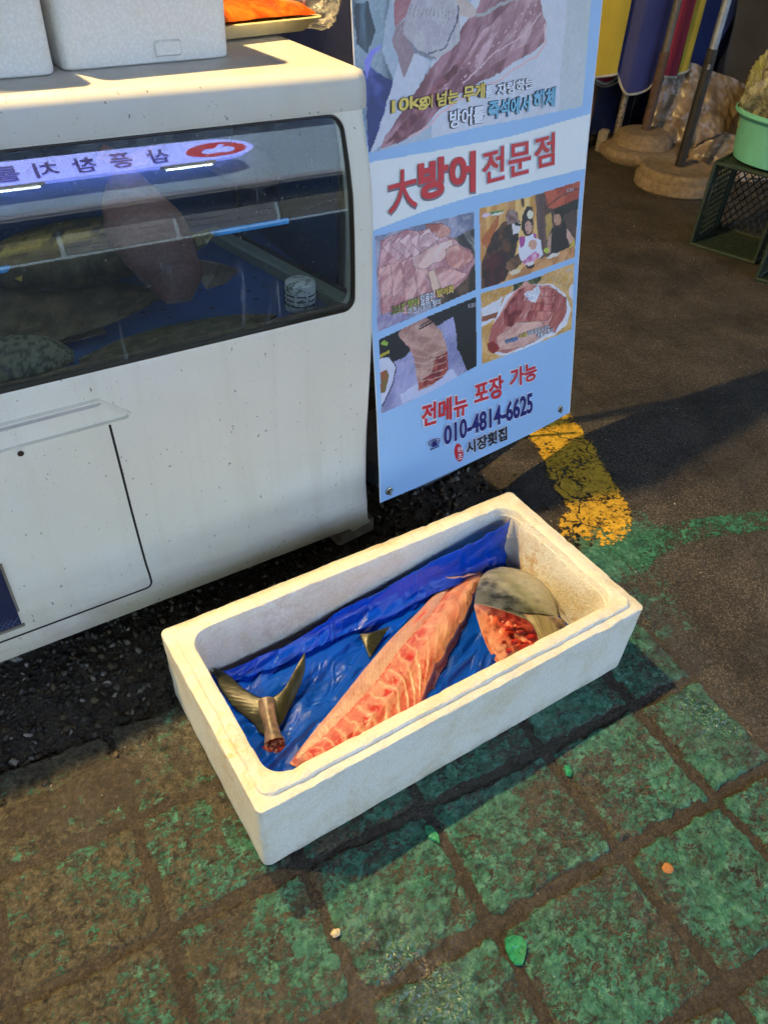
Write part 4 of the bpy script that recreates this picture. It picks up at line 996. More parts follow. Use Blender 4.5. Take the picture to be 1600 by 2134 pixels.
# ================================================================== ITEMS ON THE TANK LID
LZ = .868
PROF2 = [(.004, .0, .012), (.0015, .002, .014), (.0008, .008, .014)] + [(.0008 - .0004 * t, .01 + .19 * t, .015) for t in np.linspace(.1, 1, 6)] + [(.002, .204, .014), (.012, .2055, .012), (.05, .2055, .01)]
foam_box((.102, .6995, LZ + .001), (.245, .40, .205), R_(5), M_foam2, PROF2, 'white foam box on the tank lid with a small moulded notch low on its front', fine=False)
nb = MB(); 
foam_box((-.155, .672, LZ + .001), (.245, .40, .205), R_(3), M_foam2, PROF2, 'white foam box at the far left on the tank lid, left of the notched one', fine=False)
# moulded notch: a shallow raised block
f_ = [o for o in bpy.data.objects if o.name.startswith('foam_box') and abs(o.location[0] - .102) < .01][0]
nb.box((.147, -.0015, .018), (.038, .005, .019), bev=.002); o_ = nb.build('moulded_notch', M_foam2, f_, keep=False)
# tray of orange fish roe under film
tr = empty('roe_tray', (.48, 1.0, LZ), 'cling filmed tray of bright orange roe on the tank lid', 'food tray')
TW, TD = .245, .20
def traybuild():
    M = Matrix.Rotation(R_(0), 3, 'Z')
    m = MB(); P = [(.000, .012, .03), (-.0, .0, .03)]
    loops = []
    for ins, z, r in ((.016, .0, .02), (.013, .003, .02), (.003, .016, .022), (-.005, .0195, .024), (-.006, .0212, .024), (.001, .022, .022), (.010, .018, .02)):
        global BX0, BX1, BY0, BY1
        BX0, BX1, BY0, BY1 = 0, TW, 0, TD
        loops.append(rloop(ins, TW - ins, ins, TD - ins, r, z))
    n_ = len(loops[0]); m.add(np.concatenate(loops), qgrid(len(loops), n_, cv=True)); m.add(loops[0], [tuple(range(n_))])
    o = m.build('tray', simple('pale_yellow_tray', (.70, .62, .36), .5, .1, 40), tr, smooth=True, keep=False)
    X_, Y_ = np.meshgrid(np.linspace(.006, TW - .006, 90), np.linspace(.006, TD - .006, 80), indexing='ij')
    ex = np.minimum(np.minimum(X_ - .004, TW - .004 - X_), np.minimum(Y_ - .004, TD - .004 - Y_)) / .06
    Z_ = .019 + .036 * np.clip(ex, 0, 1) ** .55 * (1 - .25 * np.clip(ex, 0, 1)) + (fbm(X_ * 35, Y_ * 35, 3, 4) - .5) * .006
    ro = NT('orange_roe'); nn_ = ro.noise(30, 5, .6, .8); ro.set(col=ro.ramp(nn_, (.35, (.70, .085, .008)), (.6, (.95, .22, .02))), rough=.16, spec=.7, coat=.8, sss=.2, normal=ro.bump(ro.noise(26, 5, .5, 1.5), .5, .008))
    o = mesh_np('roe', np.stack([X_, Y_, Z_], -1), qgrid(90, 80), ro.m, tr)
    return o
traybuild(); tr.location = (.333, .800, LZ + .004); tr.rotation_euler = (0, 0, R_(13))
def clear_film(name, a=.30):
    n = NT(name); cr = n.noise(14, 3, .5, 1.2)
    n.set(col=(.8, .8, .78), rough=.12, spec=.8, alpha=n.ramp(cr, (.44, a * .35), (.5, a * 1.9), (.57, a * .4)), normal=n.bump(cr, .35, .01)); return n.m
M_clear = clear_film('clear_film')
def crumple(name, c, r, label, cat, mat, seed=0, sq=(1, 1, .7), amp=.35, nu=90, nv_=60, freq=3.0, parent=None):
    U, W = np.meshgrid(np.linspace(0, 2 * math.pi, nu, endpoint=False), np.linspace(.02, math.pi - .02, nv_), indexing='ij')
    X_ = np.cos(U) * np.sin(W); Y_ = np.sin(U) * np.sin(W); Z_ = np.cos(W)
    f1 = 1 - np.abs(fbm(X_ * freq + seed + Z_ * 1.3, Y_ * freq + Z_ * freq * .8, seed, 4) * 2 - 1) * 2
    rr_ = 1 + amp * (f1 - .3)
    P = np.stack([X_ * rr_ * r * sq[0], Y_ * rr_ * r * sq[1], Z_ * rr_ * r * sq[2]], -1)
    P[..., 2] = np.maximum(P[..., 2], -r * sq[2] * .92)
    o = mesh_np(name, P, qgrid(nu, nv_, cu=True), mat, parent, loc=c)
    if label: tag(o, label, cat)
    return o
crumple('clear_bag', (.583, .955, LZ + .040), .052, 'crumpled clear plastic bag behind the orange roe tray', 'plastic bag', M_clear, 4, (1.0, 1.1, .9), .55, freq=1.3)
crumple('black_bag', (.56, 1.17, LZ + .075), .115, 'shiny black rubbish bag behind the orange roe tray', 'plastic bag', simple('black_plastic', (.008, .008, .009), .15, .2, 10, spec=.8, bump=.8, bd=.01), 9, (1.2, .8, .7), .35)

# ================================================================== BANNER
BA = np.array([.508, .505, .110]); E1 = np.array([.987, .154, -.048]); E1 /= np.linalg.norm(E1)
E2 = np.array([.016, .204, .979]); E2 -= E1 * (E1 @ E2); E2 /= np.linalg.norm(E2); EN = np.cross(E1, E2)   # EN points to the viewer
BW, BH = .621, 1.13
def ST(u, v):
    d = ray(u, v); t = ((BA - CAM_POS) @ EN) / (d @ EN); P = CAM_POS + d * t - BA; return np.array([P @ E1, P @ E2])
def bend(s, t): return .010 * np.sin(np.pi * np.clip(s / BW, 0, 1)) + .0025 * np.sin(s * 16 + t * 3) * sst(0, .1, t + .05) + .004 * np.sin(t * 7 + s * 2)
def bpos(s, t, lift=0.0):
    s = np.asarray(s, float); t = np.asarray(t, float)
    return BA + s[..., None] * E1 + t[..., None] * E2 + (bend(s, t) + lift)[..., None] * EN
banner = empty('banner_stand', tuple(at(900, 990, 0)), 'leaning blue printed banner with red Korean lettering and fish photographs beside the fish tank', 'banner')
ns_, nt_ = 470, 810
Sg, Tg = np.meshgrid(np.linspace(0, BW, ns_), np.linspace(0, BH, nt_), indexing='ij')
IMG = np.zeros((ns_, nt_, 3)); 
BLUE = srgb(138, 178, 232); 
IMG[:] = BLUE
IMG *= (1 + .10 * (fbm(Sg * 5, Tg * 5, 3)[..., None] - .5))
def inpoly(P):
    P = np.asarray(P); ins = np.zeros(Sg.shape, bool); x0, x1, y0, y1 = P[:, 0].min(), P[:, 0].max(), P[:, 1].min(), P[:, 1].max()
    i0, i1 = int(x0 / BW * (ns_ - 1)), int(x1 / BW * (ns_ - 1)) + 2; j0, j1 = int(y0 / BH * (nt_ - 1)), int(y1 / BH * (nt_ - 1)) + 2
    i0, j0 = max(0, i0), max(0, j0); X = Sg[i0:i1, j0:j1]; Y = Tg[i0:i1, j0:j1]; m = np.zeros(X.shape, bool)
    n_ = len(P)
    for i in range(n_):
        xa, ya = P[i]; xb, yb = P[(i + 1) % n_]
        if abs(yb - ya) < 1e-9: continue
        m ^= ((Y > min(ya, yb)) & (Y <= max(ya, yb))) & (X < (Y - ya) / (yb - ya) * (xb - xa) + xa)
    ins[i0:i1, j0:j1] = m; return ins
CLIP = None
def poly(px, c, n=0.0, sc=60, c2=None, seed=1, ani=None, st=False):
    """paint a polygon given in photo pixels"""
    P = np.array(px, float) if st else np.array([ST(*p) for p in px]); m = inpoly(P)
    if CLIP is not None: m &= CLIP
    if not m.any(): return
    s, t = Sg[m], Tg[m]
    if ani: a_, sx, sy = ani; uu = s * math.cos(a_) + t * math.sin(a_); vv = -s * math.sin(a_) + t * math.cos(a_); f = fbm(uu * sx, vv * sy, seed, 4)
    else: f = fbm(s * sc, t * sc, seed, 4)
    cc = np.array(srgb(*c))[None] * np.ones((m.sum(), 1))
    if c2 is not None: cc = mixc(cc, srgb(*c2), sst(.35, .65, f))
    IMG[m] = cc * (1 + n * (f[:, None] - .5) * 2)
def ell(u, v, ru, rv, rot=0, **k):
    return [(u + ru * math.cos(a) * math.cos(rot) - rv * math.sin(a) * math.sin(rot), v + ru * math.cos(a) * math.sin(rot) + rv * math.sin(a) * math.cos(rot)) for a in np.linspace(0, 2 * math.pi, 28, endpoint=False)]
def line(pts, w, c):
    pts = np.array(pts, float)
    for i in range(len(pts) - 1):
        d = pts[i + 1] - pts[i]; d /= np.linalg.norm(d) + 1e-9; n_ = np.array([-d[1], d[0]]) * w / 2
        poly([pts[i] + n_ - d * .3, pts[i + 1] + n_ + d * .3, pts[i + 1] - n_ + d * .3, pts[i] - n_ - d * .3], c)
def clipto(px): 
    global CLIP
    CLIP = None if px is None else inpoly(np.array([ST(*p) for p in px]))
# -- white title band (curved edges)
poly([(770, 338), (900, 315), (1050, 285), (1234, 236), (1230, 350), (1100, 378), (1000, 402), (880, 440), (776, 480)], (222, 226, 248), .03)
# -- top photograph: steel, apron, gloved hand, knife and fish fillet on a white board
top = [(700, -140), (1240, -190), (1215, 221), (1100, 243), (1000, 262), (880, 292), (770, 318)]
clipto(top)
poly(top, (178, 190, 206), .05, 20)
poly([(700, -140), (830, -150), (800, 100), (830, 190), (790, 320), (765, 322)], (96, 112, 128), .18, 30, (150, 168, 184), 5, (1.5, 4, 30))
poly([(735, 0), (768, 0), (785, 60), (770, 110), (745, 90)], (70, 80, 96), .2, 30, (120, 150, 175), 6, (1.5, 5, 40))
poly([(755, 150), (775, 135), (840, 180), (825, 230), (800, 300), (770, 320)], (48, 62, 130), .2, 30, (86, 96, 172), 7)
poly([(760, 125), (778, 100), (800, 88), (797, 96), (782, 112), (764, 164)], (150, 150, 240), .1)
poly([(835, 115), (868, 112), (893, 130), (810, 290), (770, 322), (782, 290)], (205, 208, 222), .04)
poly([(1115, -150), (1240, -180), (1215, 225), (1150, 232), (1163, 100)], (196, 202, 208), .05, 20)
poly([(1150, 0), (1168, -5), (1154, 232), (1148, 233)], (150, 158, 170), .05)
poly([(893, 130), (1010, -60), (1180, -60), (1160, 232), (1000, 262), (900, 288)], (208, 210, 222), .05, 20)
fill = [(793, 312), (800, 285), (830, 240), (868, 180), (900, 130), (948, 75), (985, 20), (1010, -60), (1100, -80), (1110, 0), (1118, 28), (1132, 50), (1128, 85), (1098, 112), (1040, 145), (985, 172), (930, 215), (880, 265), (855, 280), (815, 300)]
poly(fill, (138, 86, 100), .22, 45, (176, 128, 142), 11, (.9, 18, 70))
poly([(960, 130), (1000, 60), (1050, 10), (1100, -60), (1125, 45), (1095, 90), (1040, 125), (985, 158)], (172, 122, 134), .2, 60, (206, 168, 178), 12, (.8, 20, 80))
poly([(800, 300), (840, 250), (900, 180), (960, 120), (950, 150), (890, 220), (845, 275)], (120, 62, 76), .2, 60, (160, 100, 112), 14)
for k_ in range(70):
    q_ = rng.random(2); x_ = 880 + 230 * q_[0]; y_ = 220 - 200 * q_[0] - 30 * q_[1] + 20 * math.sin(k_)
    if y_ > 220 - 230 * q_[0]: poly(ell(x_, y_, 3.5 * rng.random() + 1, 1.5, -.8), (214, 176, 186))
line([(850, 283), (900, 255), (940, 215), (1000, 178), (1060, 148), (1110, 118), (1132, 85), (1128, 50)], 5, (222, 190, 196))
line([(960, 170), (1010, 120), (1080, 75), (1118, 30)], 2.5, (222, 190, 200))
poly([(978, 30), (1060, 0), (1075, -8), (1070, 0), (990, 34)], (178, 176, 178), .05)
poly([(825, -150), (860, -150), (856, 20), (826, 55), (822, 20)], (176, 118, 128), .1, 40)
poly([(828, 52), (856, 28), (862, 112), (842, 160), (830, 120), (820, 80)], (166, 140, 150), .1, 40)
poly([(855, 0), (850, -60), (945, -60), (948, 10), (952, 60), (950, 90), (905, 120), (870, 108), (842, 68), (845, 40)], (204, 198, 204), .09, 45, (186, 178, 188), 16)
poly([(944, -20), (965, 0), (985, 20), (982, 36), (970, 41), (952, 38), (948, 60)], (206, 188, 182), .06)
for k_ in range(12): line([(856 + k_ * 7.5, 8 + k_ * 1.2), (853 + k_ * 7.6, 28 + k_ * 1.4)], 1.6, (160, 152, 160))
line([(948, 10), (946, 50), (920, 98), (888, 112)], 3, (92, 98, 124)); poly([(848, 78), (870, 108), (905, 120), (890, 124), (862, 112)], (140, 138, 152))
for k_ in range(26): line([(858 + 3 * (k_ % 9) * 3.2, 45 + 22 * (k_ // 9)), (862 + 3 * (k_ % 9) * 3.2, 49 + 22 * (k_ // 9))], 1.5, (172, 166, 176))
poly([(1000, -60), (1180, -60), (1170, -200), (1000, -200)], (200, 206, 214), .05)
# -- photo: raw yellowtail slices
p2 = [(780, 492), (880, 466), (983, 440), (985, 602), (880, 648), (782, 690)]
clipto(p2)
poly(p2, (124, 130, 158), .12, 25, (168, 164, 186), 21)
poly([(940, 500), (985, 470), (985, 570), (950, 540)], (70, 66, 70), .3, 90, (150, 146, 140), 22, (.6, 120, 20))
poly([(930, 560), (985, 520), (985, 602), (900, 640)], (66, 50, 46), .3, 50, (110, 86, 70), 23)
def slice_(px, c, c2, sd, ani): 
    poly(px, c, .20, 60, c2, sd, ani); line(px + [px[0]], 1.1, tuple(int(x * .72) for x in c))
slice_([(790, 500), (850, 478), (905, 478), (975, 520), (985, 545), (960, 590), (900, 620), (850, 650), (790, 660), (784, 560)], (188, 128, 136), (216, 168, 172), 24, (.9, 20, 70))
slice_([(885, 470), (915, 462), (938, 476), (932, 490), (900, 496)], (176, 104, 92), (206, 150, 138), 25, (.4, 30, 60))
for k_ in range(5): slice_([(790 + k_ * 20, 515 - k_ * 6), (812 + k_ * 20, 500 - k_ * 6), (836 + k_ * 19, 530 - k_ * 4), (826 + k_ * 18, 542 - k_ * 3)], (206, 158, 164), (226, 190, 194), 30 + k_, (1.2, 30, 80))
for k_ in range(4): slice_([(786 + k_ * 24, 560 - k_ * 8), (810 + k_ * 24, 548 - k_ * 8), (826 + k_ * 23, 634 - k_ * 8), (794 + k_ * 24, 656 - k_ * 8)], (196, 138, 142), (222, 176, 172), 40 + k_, (.7, 26, 90))
slice_([(855, 535), (915, 505), (940, 500), (938, 528), (880, 560), (858, 552)], (208, 160, 158), (226, 190, 184), 50, (.4, 20, 80))
slice_([(925, 520), (950, 510), (980, 528), (975, 545), (950, 562), (928, 550)], (204, 140, 134), (222, 172, 160), 51, (.4, 20, 90))
slice_([(885, 575), (915, 552), (965, 570), (960, 588), (930, 612), (905, 600)], (198, 138, 138), (222, 172, 168), 52, (.3, 20, 90))
slice_([(888, 566), (902, 562), (920, 618), (900, 612)], (206, 168, 148), (220, 188, 170), 53, (1.2, 20, 60))
slice_([(868, 495), (898, 486), (912, 496), (892, 516), (872, 512)], (214, 170, 176), (232, 202, 204), 54, (.2, 40, 60))
poly([(782, 650), (830, 648), (850, 656), (800, 684), (782, 692)], (150, 140, 176), .1)
# -- photo: three people at a table
p3 = [(994, 433), (1100, 408), (1213, 377), (1207, 460), (1200, 536), (1100, 567), (996, 601)]
clipto(p3)
poly(p3, (206, 150, 84), .15, 30, (232, 190, 120), 60, (1.5, 4, 60))
poly([(1110, 405), (1213, 377), (1200, 536), (1120, 540)], (92, 66, 62), .2, 30, (120, 92, 84), 61)
poly([(1128, 396), (1213, 374), (1211, 420), (1175, 440), (1140, 432)], (176, 76, 56), .1, 30, (196, 96, 70), 62)
poly([(1150, 436), (1212, 412), (1210, 436), (1160, 452)], (38, 32, 40), .2); poly([(1118, 405), (1128, 402), (1130, 525), (1120, 528)], (104, 78, 80), .1)
line([(1128, 436), (1175, 405), (1213, 392)], 2.5, (96, 60, 56)); line([(1130, 400), (1145, 436)], 2, (104, 68, 60))
poly([(1132, 450), (1146, 440), (1150, 470), (1136, 500)], (196, 160, 84), .2)
poly([(996, 500), (1020, 465), (1034, 440), (1030, 470), (1010, 520)], (190, 110, 56), .1)
poly([(996, 600), (998, 545), (1020, 490), (1040, 462), (1062, 455), (1074, 485), (1070, 510), (1062, 540), (1040, 590), (1010, 598)], (58, 36, 32), .35, 80, (104, 66, 44), 63)
poly([(1004, 540), (1040, 515), (1052, 525), (1038, 590), (1004, 598)], (94, 30, 40), .2, 60, (64, 22, 32), 64)
poly([(1048, 545), (1090, 510), (1098, 515), (1098, 530), (1060, 565), (1046, 560)], (150, 110, 80), .1, 60, (96, 66, 50), 65, (-.5, 10, 120))
poly(ell(1060, 450, 13, 16), (168, 138, 132), .25, 120, (120, 84, 84), 66); poly([(1050, 462), (1078, 456), (1078, 462), (1052, 468)], (150, 122, 118))
poly([(1060, 466), (1078, 462), (1077, 478), (1070, 492), (1062, 490)], (222, 212, 214)); poly([(1064, 460), (1080, 464), (1078, 470), (1066, 468)], (18, 16, 20))
poly([(1058, 488), (1072, 486), (1074, 500), (1062, 506), (1054, 498)], (34, 28, 32))
poly([(1082, 450), (1092, 428), (1104, 430), (1106, 470), (1100, 490), (1086, 488), (1080, 475)], (50, 34, 38), .1)
poly(ell(1082, 418, 4, 13, -.12), (96, 58, 40)); poly(ell(1103, 416, 4, 14, .1), (206, 156, 70)); poly(ell(1099, 446, 7, 9), (226, 220, 200))
poly(ell(1095, 472, 8, 13), (208, 160, 146)); poly(ell(1092, 480, 3, 1.4), (170, 70, 70)); line([(1090, 468), (1093, 468)], 1.3, (80, 50, 50)); line([(1099, 467), (1102, 467)], 1.3, (80, 50, 50))
poly([(1072, 515), (1084, 492), (1104, 486), (1122, 500), (1126, 530), (1090, 552), (1076, 540)], (226, 222, 234), .05); poly([(1074, 494), (1088, 490), (1086, 510), (1078, 514)], (176, 74, 150)); poly([(1104, 484), (1112, 486), (1112, 496), (1106, 494)], (176, 74, 150))
poly([(1080, 545), (1110, 520), (1120, 532), (1090, 556)], (206, 110, 164), .3, 120, (226, 180, 200), 67)
poly(ell(1104, 508, 9, 10), (214, 164, 140), .06)
poly([(1146, 478), (1160, 470), (1180, 474), (1188, 490), (1184, 525), (1146, 534), (1140, 500)], (44, 36, 40), .15); poly([(1134, 525), (1140, 490), (1148, 484), (1144, 526)], (190, 150, 132)); poly([(1184, 476), (1200, 500), (1190, 508), (1182, 495)], (214, 170, 150))
poly(ell(1162, 455, 9, 14), (196, 148, 124)); poly([(1154, 446), (1156, 436), (1172, 432), (1178, 444), (1172, 464), (1168, 448)], (24, 20, 24)); poly([(1170, 468), (1178, 456), (1184, 474), (1172, 480)], (32, 26, 32))
line([(1156, 453), (1159, 453)], 1.2, (50, 30, 30)); line([(1164, 452), (1167, 452)], 1.2, (50, 30, 30)); poly(ell(1157, 464, 2.5, .9), (150, 60, 60))
poly([(1188, 515), (1200, 495), (1203, 520), (1190, 526)], (216, 186, 80), .1); poly(ell(1134, 520, 6, 6), (190, 200, 60), .2)
poly([(1030, 590), (1100, 545), (1200, 512), (1200, 536), (1100, 567), (1040, 587)], (196, 136, 84), .15, 40, (214, 160, 108), 68)
poly(ell(1098, 552, 10, 6, -.3), (70, 30, 30)); poly(ell(1098, 548, 9, 4, -.3), (228, 218, 216)); poly(ell(1150, 532, 16, 4, -.3), (226, 216, 206)); poly(ell(1065, 565, 12, 5, -.3), (226, 206, 180))
poly(ell(1025, 441, 17, 2.2, -.22), (60, 150, 96)); poly(ell(1030, 445, 14, 1.8, -.22), (220, 226, 220)); poly(ell(1008, 447, 9, 4, -.22), (226, 200, 226))
# -- photo: slice held in chopsticks
p4 = [(785, 706), (880, 660), (985, 617), (985, 760), (890, 812), (790, 860)]
clipto(p4)
poly(p4, (36, 34, 44), .15)
poly([(836, 740), (790, 765), (785, 870), (930, 800), (975, 770), (950, 720), (938, 660), (880, 690)], (142, 142, 182), .08, 15, (168, 166, 204), 71)
poly([(925, 655), (940, 640), (945, 720), (985, 700), (985, 610)], (34, 32, 40), .1); poly([(965, 770), (945, 720), (985, 690), (985, 765)], (30, 28, 32))
poly([(786, 745), (806, 742), (818, 760), (812, 790), (792, 840), (786, 838)], (206, 208, 226), .04); poly([(786, 775), (800, 768), (806, 780), (796, 815), (787, 815)], (130, 120, 70), .3, 90, (160, 90, 60), 72)
line([(806, 742), (818, 762), (814, 792), (792, 845)], 2, (60, 60, 84))
poly([(825, 820), (862, 798), (935, 765), (945, 782), (890, 815), (830, 838)], (196, 200, 228), .03)
sl_ = [(824, 694), (836, 672), (872, 655), (892, 668), (912, 688), (924, 720), (926, 765), (915, 785), (890, 800), (864, 812), (862, 790), (858, 752), (845, 720), (830, 705)]
poly(sl_, (176, 132, 122), .1, 50, (200, 160, 148), 73, (-.4, 12, 60)); poly([(900, 740), (926, 730), (926, 768), (915, 785), (866, 808), (864, 795), (890, 775)], (134, 44, 50), .2, 80, (170, 84, 78), 74)
for k_ in range(5): line([(850 + k_ * 3, 735 + k_ * 15), (880, 742 + k_ * 12), (922, 722 + k_ * 14)], 1.6, (210, 176, 160))
line([(866, 684), (985, 622)], 3.4, (26, 22, 26)); line([(868, 678), (985, 608)], 2.6, (34, 30, 34))
poly(ell(795, 715, 7, 5, -.2), (150, 180, 70)); poly([(786, 738), (804, 728), (804, 734), (787, 744)], (190, 176, 70))
# -- photo: plate of sliced fish
p5 = [(995, 609), (1100, 580), (1199, 548), (1195, 620), (1190, 686), (1100, 716), (996, 756)]
clipto(p5)
poly(p5, (206, 158, 84), .1, 20, (228, 184, 112), 81, (-.35, 5, 50))
poly([(1060, 585), (1080, 575), (1120, 572), (1122, 582), (1105, 595), (1060, 610)], (40, 44, 32), .3, 90, (120, 130, 70), 82)
poly([(996, 640), (1040, 615), (1030, 655), (996, 680)], (216, 214, 222)); poly([(997, 658), (1030, 645), (1028, 656), (997, 668)], (150, 92, 66))
poly([(1012, 720), (1020, 670), (1045, 615), (1090, 590), (1145, 592), (1178, 612), (1190, 645), (1180, 675), (1150, 695), (1100, 715), (1040, 738), (1018, 735)], (226, 222, 230), .03)
poly([(1008, 716), (1015, 680), (1040, 640), (1060, 610), (1085, 585), (1105, 592), (1140, 595), (1172, 615), (1182, 640), (1170, 668), (1140, 690), (1095, 712), (1045, 732), (1015, 730)], (190, 110, 104), .12, 50, (214, 150, 138), 83, (.6, 14, 60))
poly([(1040, 645), (1070, 605), (1084, 598), (1082, 640), (1060, 680), (1040, 678)], (128, 42, 50), .25, 70, (170, 90, 88), 84)
for k_ in range(4): slice_([(1115 - k_ * 6, 598 + k_ * 16), (1158 - k_ * 3, 604 + k_ * 14), (1150 - k_ * 5, 622 + k_ * 14), (1105 - k_ * 8, 620 + k_ * 16)], (170, 70, 72), (206, 130, 120), 85 + k_, (1.3, 30, 60))
slice_([(1155, 610), (1180, 620), (1178, 650), (1150, 690), (1135, 680), (1150, 650)], (176, 92, 88), (200, 124, 112), 90, (.6, 20, 60))
poly([(1082, 612), (1115, 592), (1120, 605), (1108, 628), (1094, 622)], (226, 226, 240)); 
for k_ in range(4): line([(1086, 612 + k_ * 4), (1118, 596 + k_ * 6)], 1.0, (150, 156, 190))
slice_([(1025, 700), (1070, 670), (1120, 665), (1140, 690), (1080, 718), (1030, 728)], (206, 152, 140), (222, 178, 164), 91, (.3, 14, 50))
poly([(1006, 715), (1020, 708), (1034, 722), (1020, 735), (1008, 728)], (150, 54, 54), .2)
poly(ell(1194, 608, 9, 16), (214, 210, 222))
clipto(None)
# the printed photographs: organic edges, streaks and highlights instead of clean outlines
def organic(px_, amp, sc, k_=1.0, sd=0):
    m = inpoly(np.array([ST(*p) for p in px_])); ii, jj = np.nonzero(m)
    s, t = Sg[m], Tg[m]; ds = BW / (ns_ - 1); dt = BH / (nt_ - 1)
    ws = (fbm(s * sc, t * sc, 201 + sd, 4) - .5) * amp * 2; wt = (fbm(s * sc + 7, t * sc, 203 + sd, 4) - .5) * amp * 2
    i2 = np.clip(np.round((s + ws) / ds).astype(int), 0, ns_ - 1); j2 = np.clip(np.round((t + wt) / dt).astype(int), 0, nt_ - 1)
    ok = m[i2, j2]; i2 = np.where(ok, i2, ii); j2 = np.where(ok, j2, jj); new = IMG[i2, j2]
    f = fbm(s * 170, t * 170, 205 + sd, 3); r_ = 1 - np.abs(fbm(s * 34 + t * 26, (t - s) * 90, 207 + sd, 4) * 2 - 1) * 2
    lum = new.mean(-1); new = new * (1 + k_ * (.34 * (f - .5) + .0))[:, None]; hl = np.clip(r_ - .72, 0, 1) * 2.2 * k_ * sst(.12, .4, lum)
    IMG[m] = new + (np.array([.82, .74, .74]) - new) * np.clip(hl, 0, .55)[:, None]
organic(top, .007, 22, .35, 1); organic(p2, .0050, 34, .55, 2); organic(p4, .0035, 34, .4, 3); organic(p5, .0042, 36, .55, 4); organic(p3, .0028, 60, .3, 5)
for r_ in (top, p2, p3, p4, p5):
    m = inpoly(np.array([ST(*p) for p in r_])); IMG[m] = np.clip(IMG[m], 0, 1) ** 1.32
IMG[:] = np.clip(IMG, 0, 1) ** .88 * 1.10 + .012
IMG[:] = np.clip(IMG, 0, .86)
# shop seal
poly(ell(948.5, 940, 9.5, 19, -.12), (205, 36, 48)); 
M_print = NT('printed_vinyl'); c_ = M_print.attr(); M_print.set(col=M_print.mix(M_print.math('MULTIPLY', M_print.math('GREATER_THAN', M_print.noise(260, 3, .6), .72), .4), c_, (.12, .12, .14)), rough=.42, spec=.45, normal=M_print.bump(M_print.noise(6, 3, .5), .10, .006)); M_print = M_print.m
Pb = bpos(Sg, Tg); sh_ = mesh_np('banner_sheet', Pb, qgrid(ns_, nt_), M_print, None, IMG.reshape(-1, 3)); keepw(sh_, banner)
M_hem = simple('white_hem', (.75, .76, .80), .5)
bk = bpos(Sg[::20, ::20], Tg[::20, ::20], -.0012); kb = mesh_np('banner_back', bk, qgrid(*bk.shape[:2]), simple('vinyl_back', (.55, .55, .57), .5), None); keepw(kb, banner)
for t_ in (.0, BW):
    hem = MB(); hem.tube([bpos(np.array(t_), np.array(q))[()] for q in np.linspace(0, BH, 40)], .0011, 6); hem.build('banner_hem', M_hem, banner)

# ---- lettering
_cache = {}
def glyph(body, bold=0.0, res=4):
    key = (body, bold)
    if key in _cache: return _cache[key]
    cu = bpy.data.curves.new('letter_curve', 'FONT'); cu.body = body; cu.size = 1.0; cu.resolution_u = res; cu.dimensions = '2D'; cu.fill_mode = 'FRONT'; cu.offset = bold
    ob = bpy.data.objects.new('letter_curve', cu); COL.objects.link(ob); dg = bpy.context.evaluated_depsgraph_get(); dg.update()
    me = ob.evaluated_get(dg).to_mesh(); V = np.array([v.co[:] for v in me.vertices]).reshape(-1, 3); F = [tuple(p.vertices) for p in me.polygons]
    ob.evaluated_get(dg).to_mesh_clear(); bpy.data.objects.remove(ob); bpy.data.curves.remove(cu)
    _cache[key] = (V, F); return V, F
def flatm(name, c, es=0):
    n = NT(name); n.set(col=c, rough=.45)
    if es: n.set(ec=c, es=es)
    return n.m
INK = {}
def ink(c):
    if c not in INK: INK[c] = flatm('ink_%02x%02x%02x' % c, srgb(*c))
    return INK[c]
def lettering(body, quad, c, bold=.012, lift=.0032, ref=None, outline=None, ow=.05, shadow=None, px=True, parent=None, mapf=None, name='lettering'):
    """quad: bl, br, tr, tl; the glyphs of `body` are fitted into it"""
    Q = [ST(*q) if px else np.array(q) for q in quad]; mapf = mapf or bpos; parent = parent if parent is not None else banner
    V0, _ = glyph(body, bold); x0, x1, y0, y1 = V0[:, 0].min(), V0[:, 0].max(), V0[:, 1].min(), V0[:, 1].max()
    def put(b, cc, lf, dx=0, dy=0, nm=name):
        V, F = glyph(body, b); u = (V[:, 0] - x0) / (x1 - x0) + dx; v = (V[:, 1] - y0) / (y1 - y0) + dy
        P = (Q[0][None] * (1 - u)[:, None] + Q[1][None] * u[:, None]) * (1 - v)[:, None] + (Q[3][None] * (1 - u)[:, None] + Q[2][None] * u[:, None]) * v[:, None]
        W = mapf(P[:, 0], P[:, 1], lf); o = mesh_np(nm, W, F, ink(cc), None, smooth=False); keepw(o, parent); return o
    if outline: put(bold + ow, outline, lift - .0014, nm=name + '_outline')
    if shadow: put(bold + .01, shadow, lift - .0008, .012, -.05, nm=name + '_shadow')
    return put(bold, c, lift)
Wt, Ye, Cy, Rd, Nv, Bk = (236, 238, 250), (236, 206, 96), (122, 190, 222), (208, 40, 52), (22, 26, 110), (26, 24, 40)
G_ = (60, 48, 66)
lettering('10kg', [(814, 243), (888, 226), (888, 190), (814, 209)], Ye, .03, outline=G_, ow=.035)
lettering('이', [(884, 226), (897, 223), (897, 196), (884, 199)], Ye, .03, outline=G_, ow=.035)
lettering('넘는', [(906, 222), (948, 213), (950, 182), (906, 192)], Ye, .03, outline=G_, ow=.035)
lettering('무게', [(958, 213), (1000, 203), (1000, 171), (958, 179)], Ye, .03, outline=G_, ow=.035)
lettering('를', [(1001, 204), (1017, 200), (1017, 175), (1001, 178)], Wt, .025, outline=G_, ow=.035)
lettering('자랑하는', [(1024, 201), (1100, 183), (1100, 160), (1024, 174)], Wt, .03, outline=G_, ow=.035)
lettering('방어를', [(932, 268), (1000, 254), (1000, 218), (932, 230)], Wt, .03, outline=G_, ow=.04)
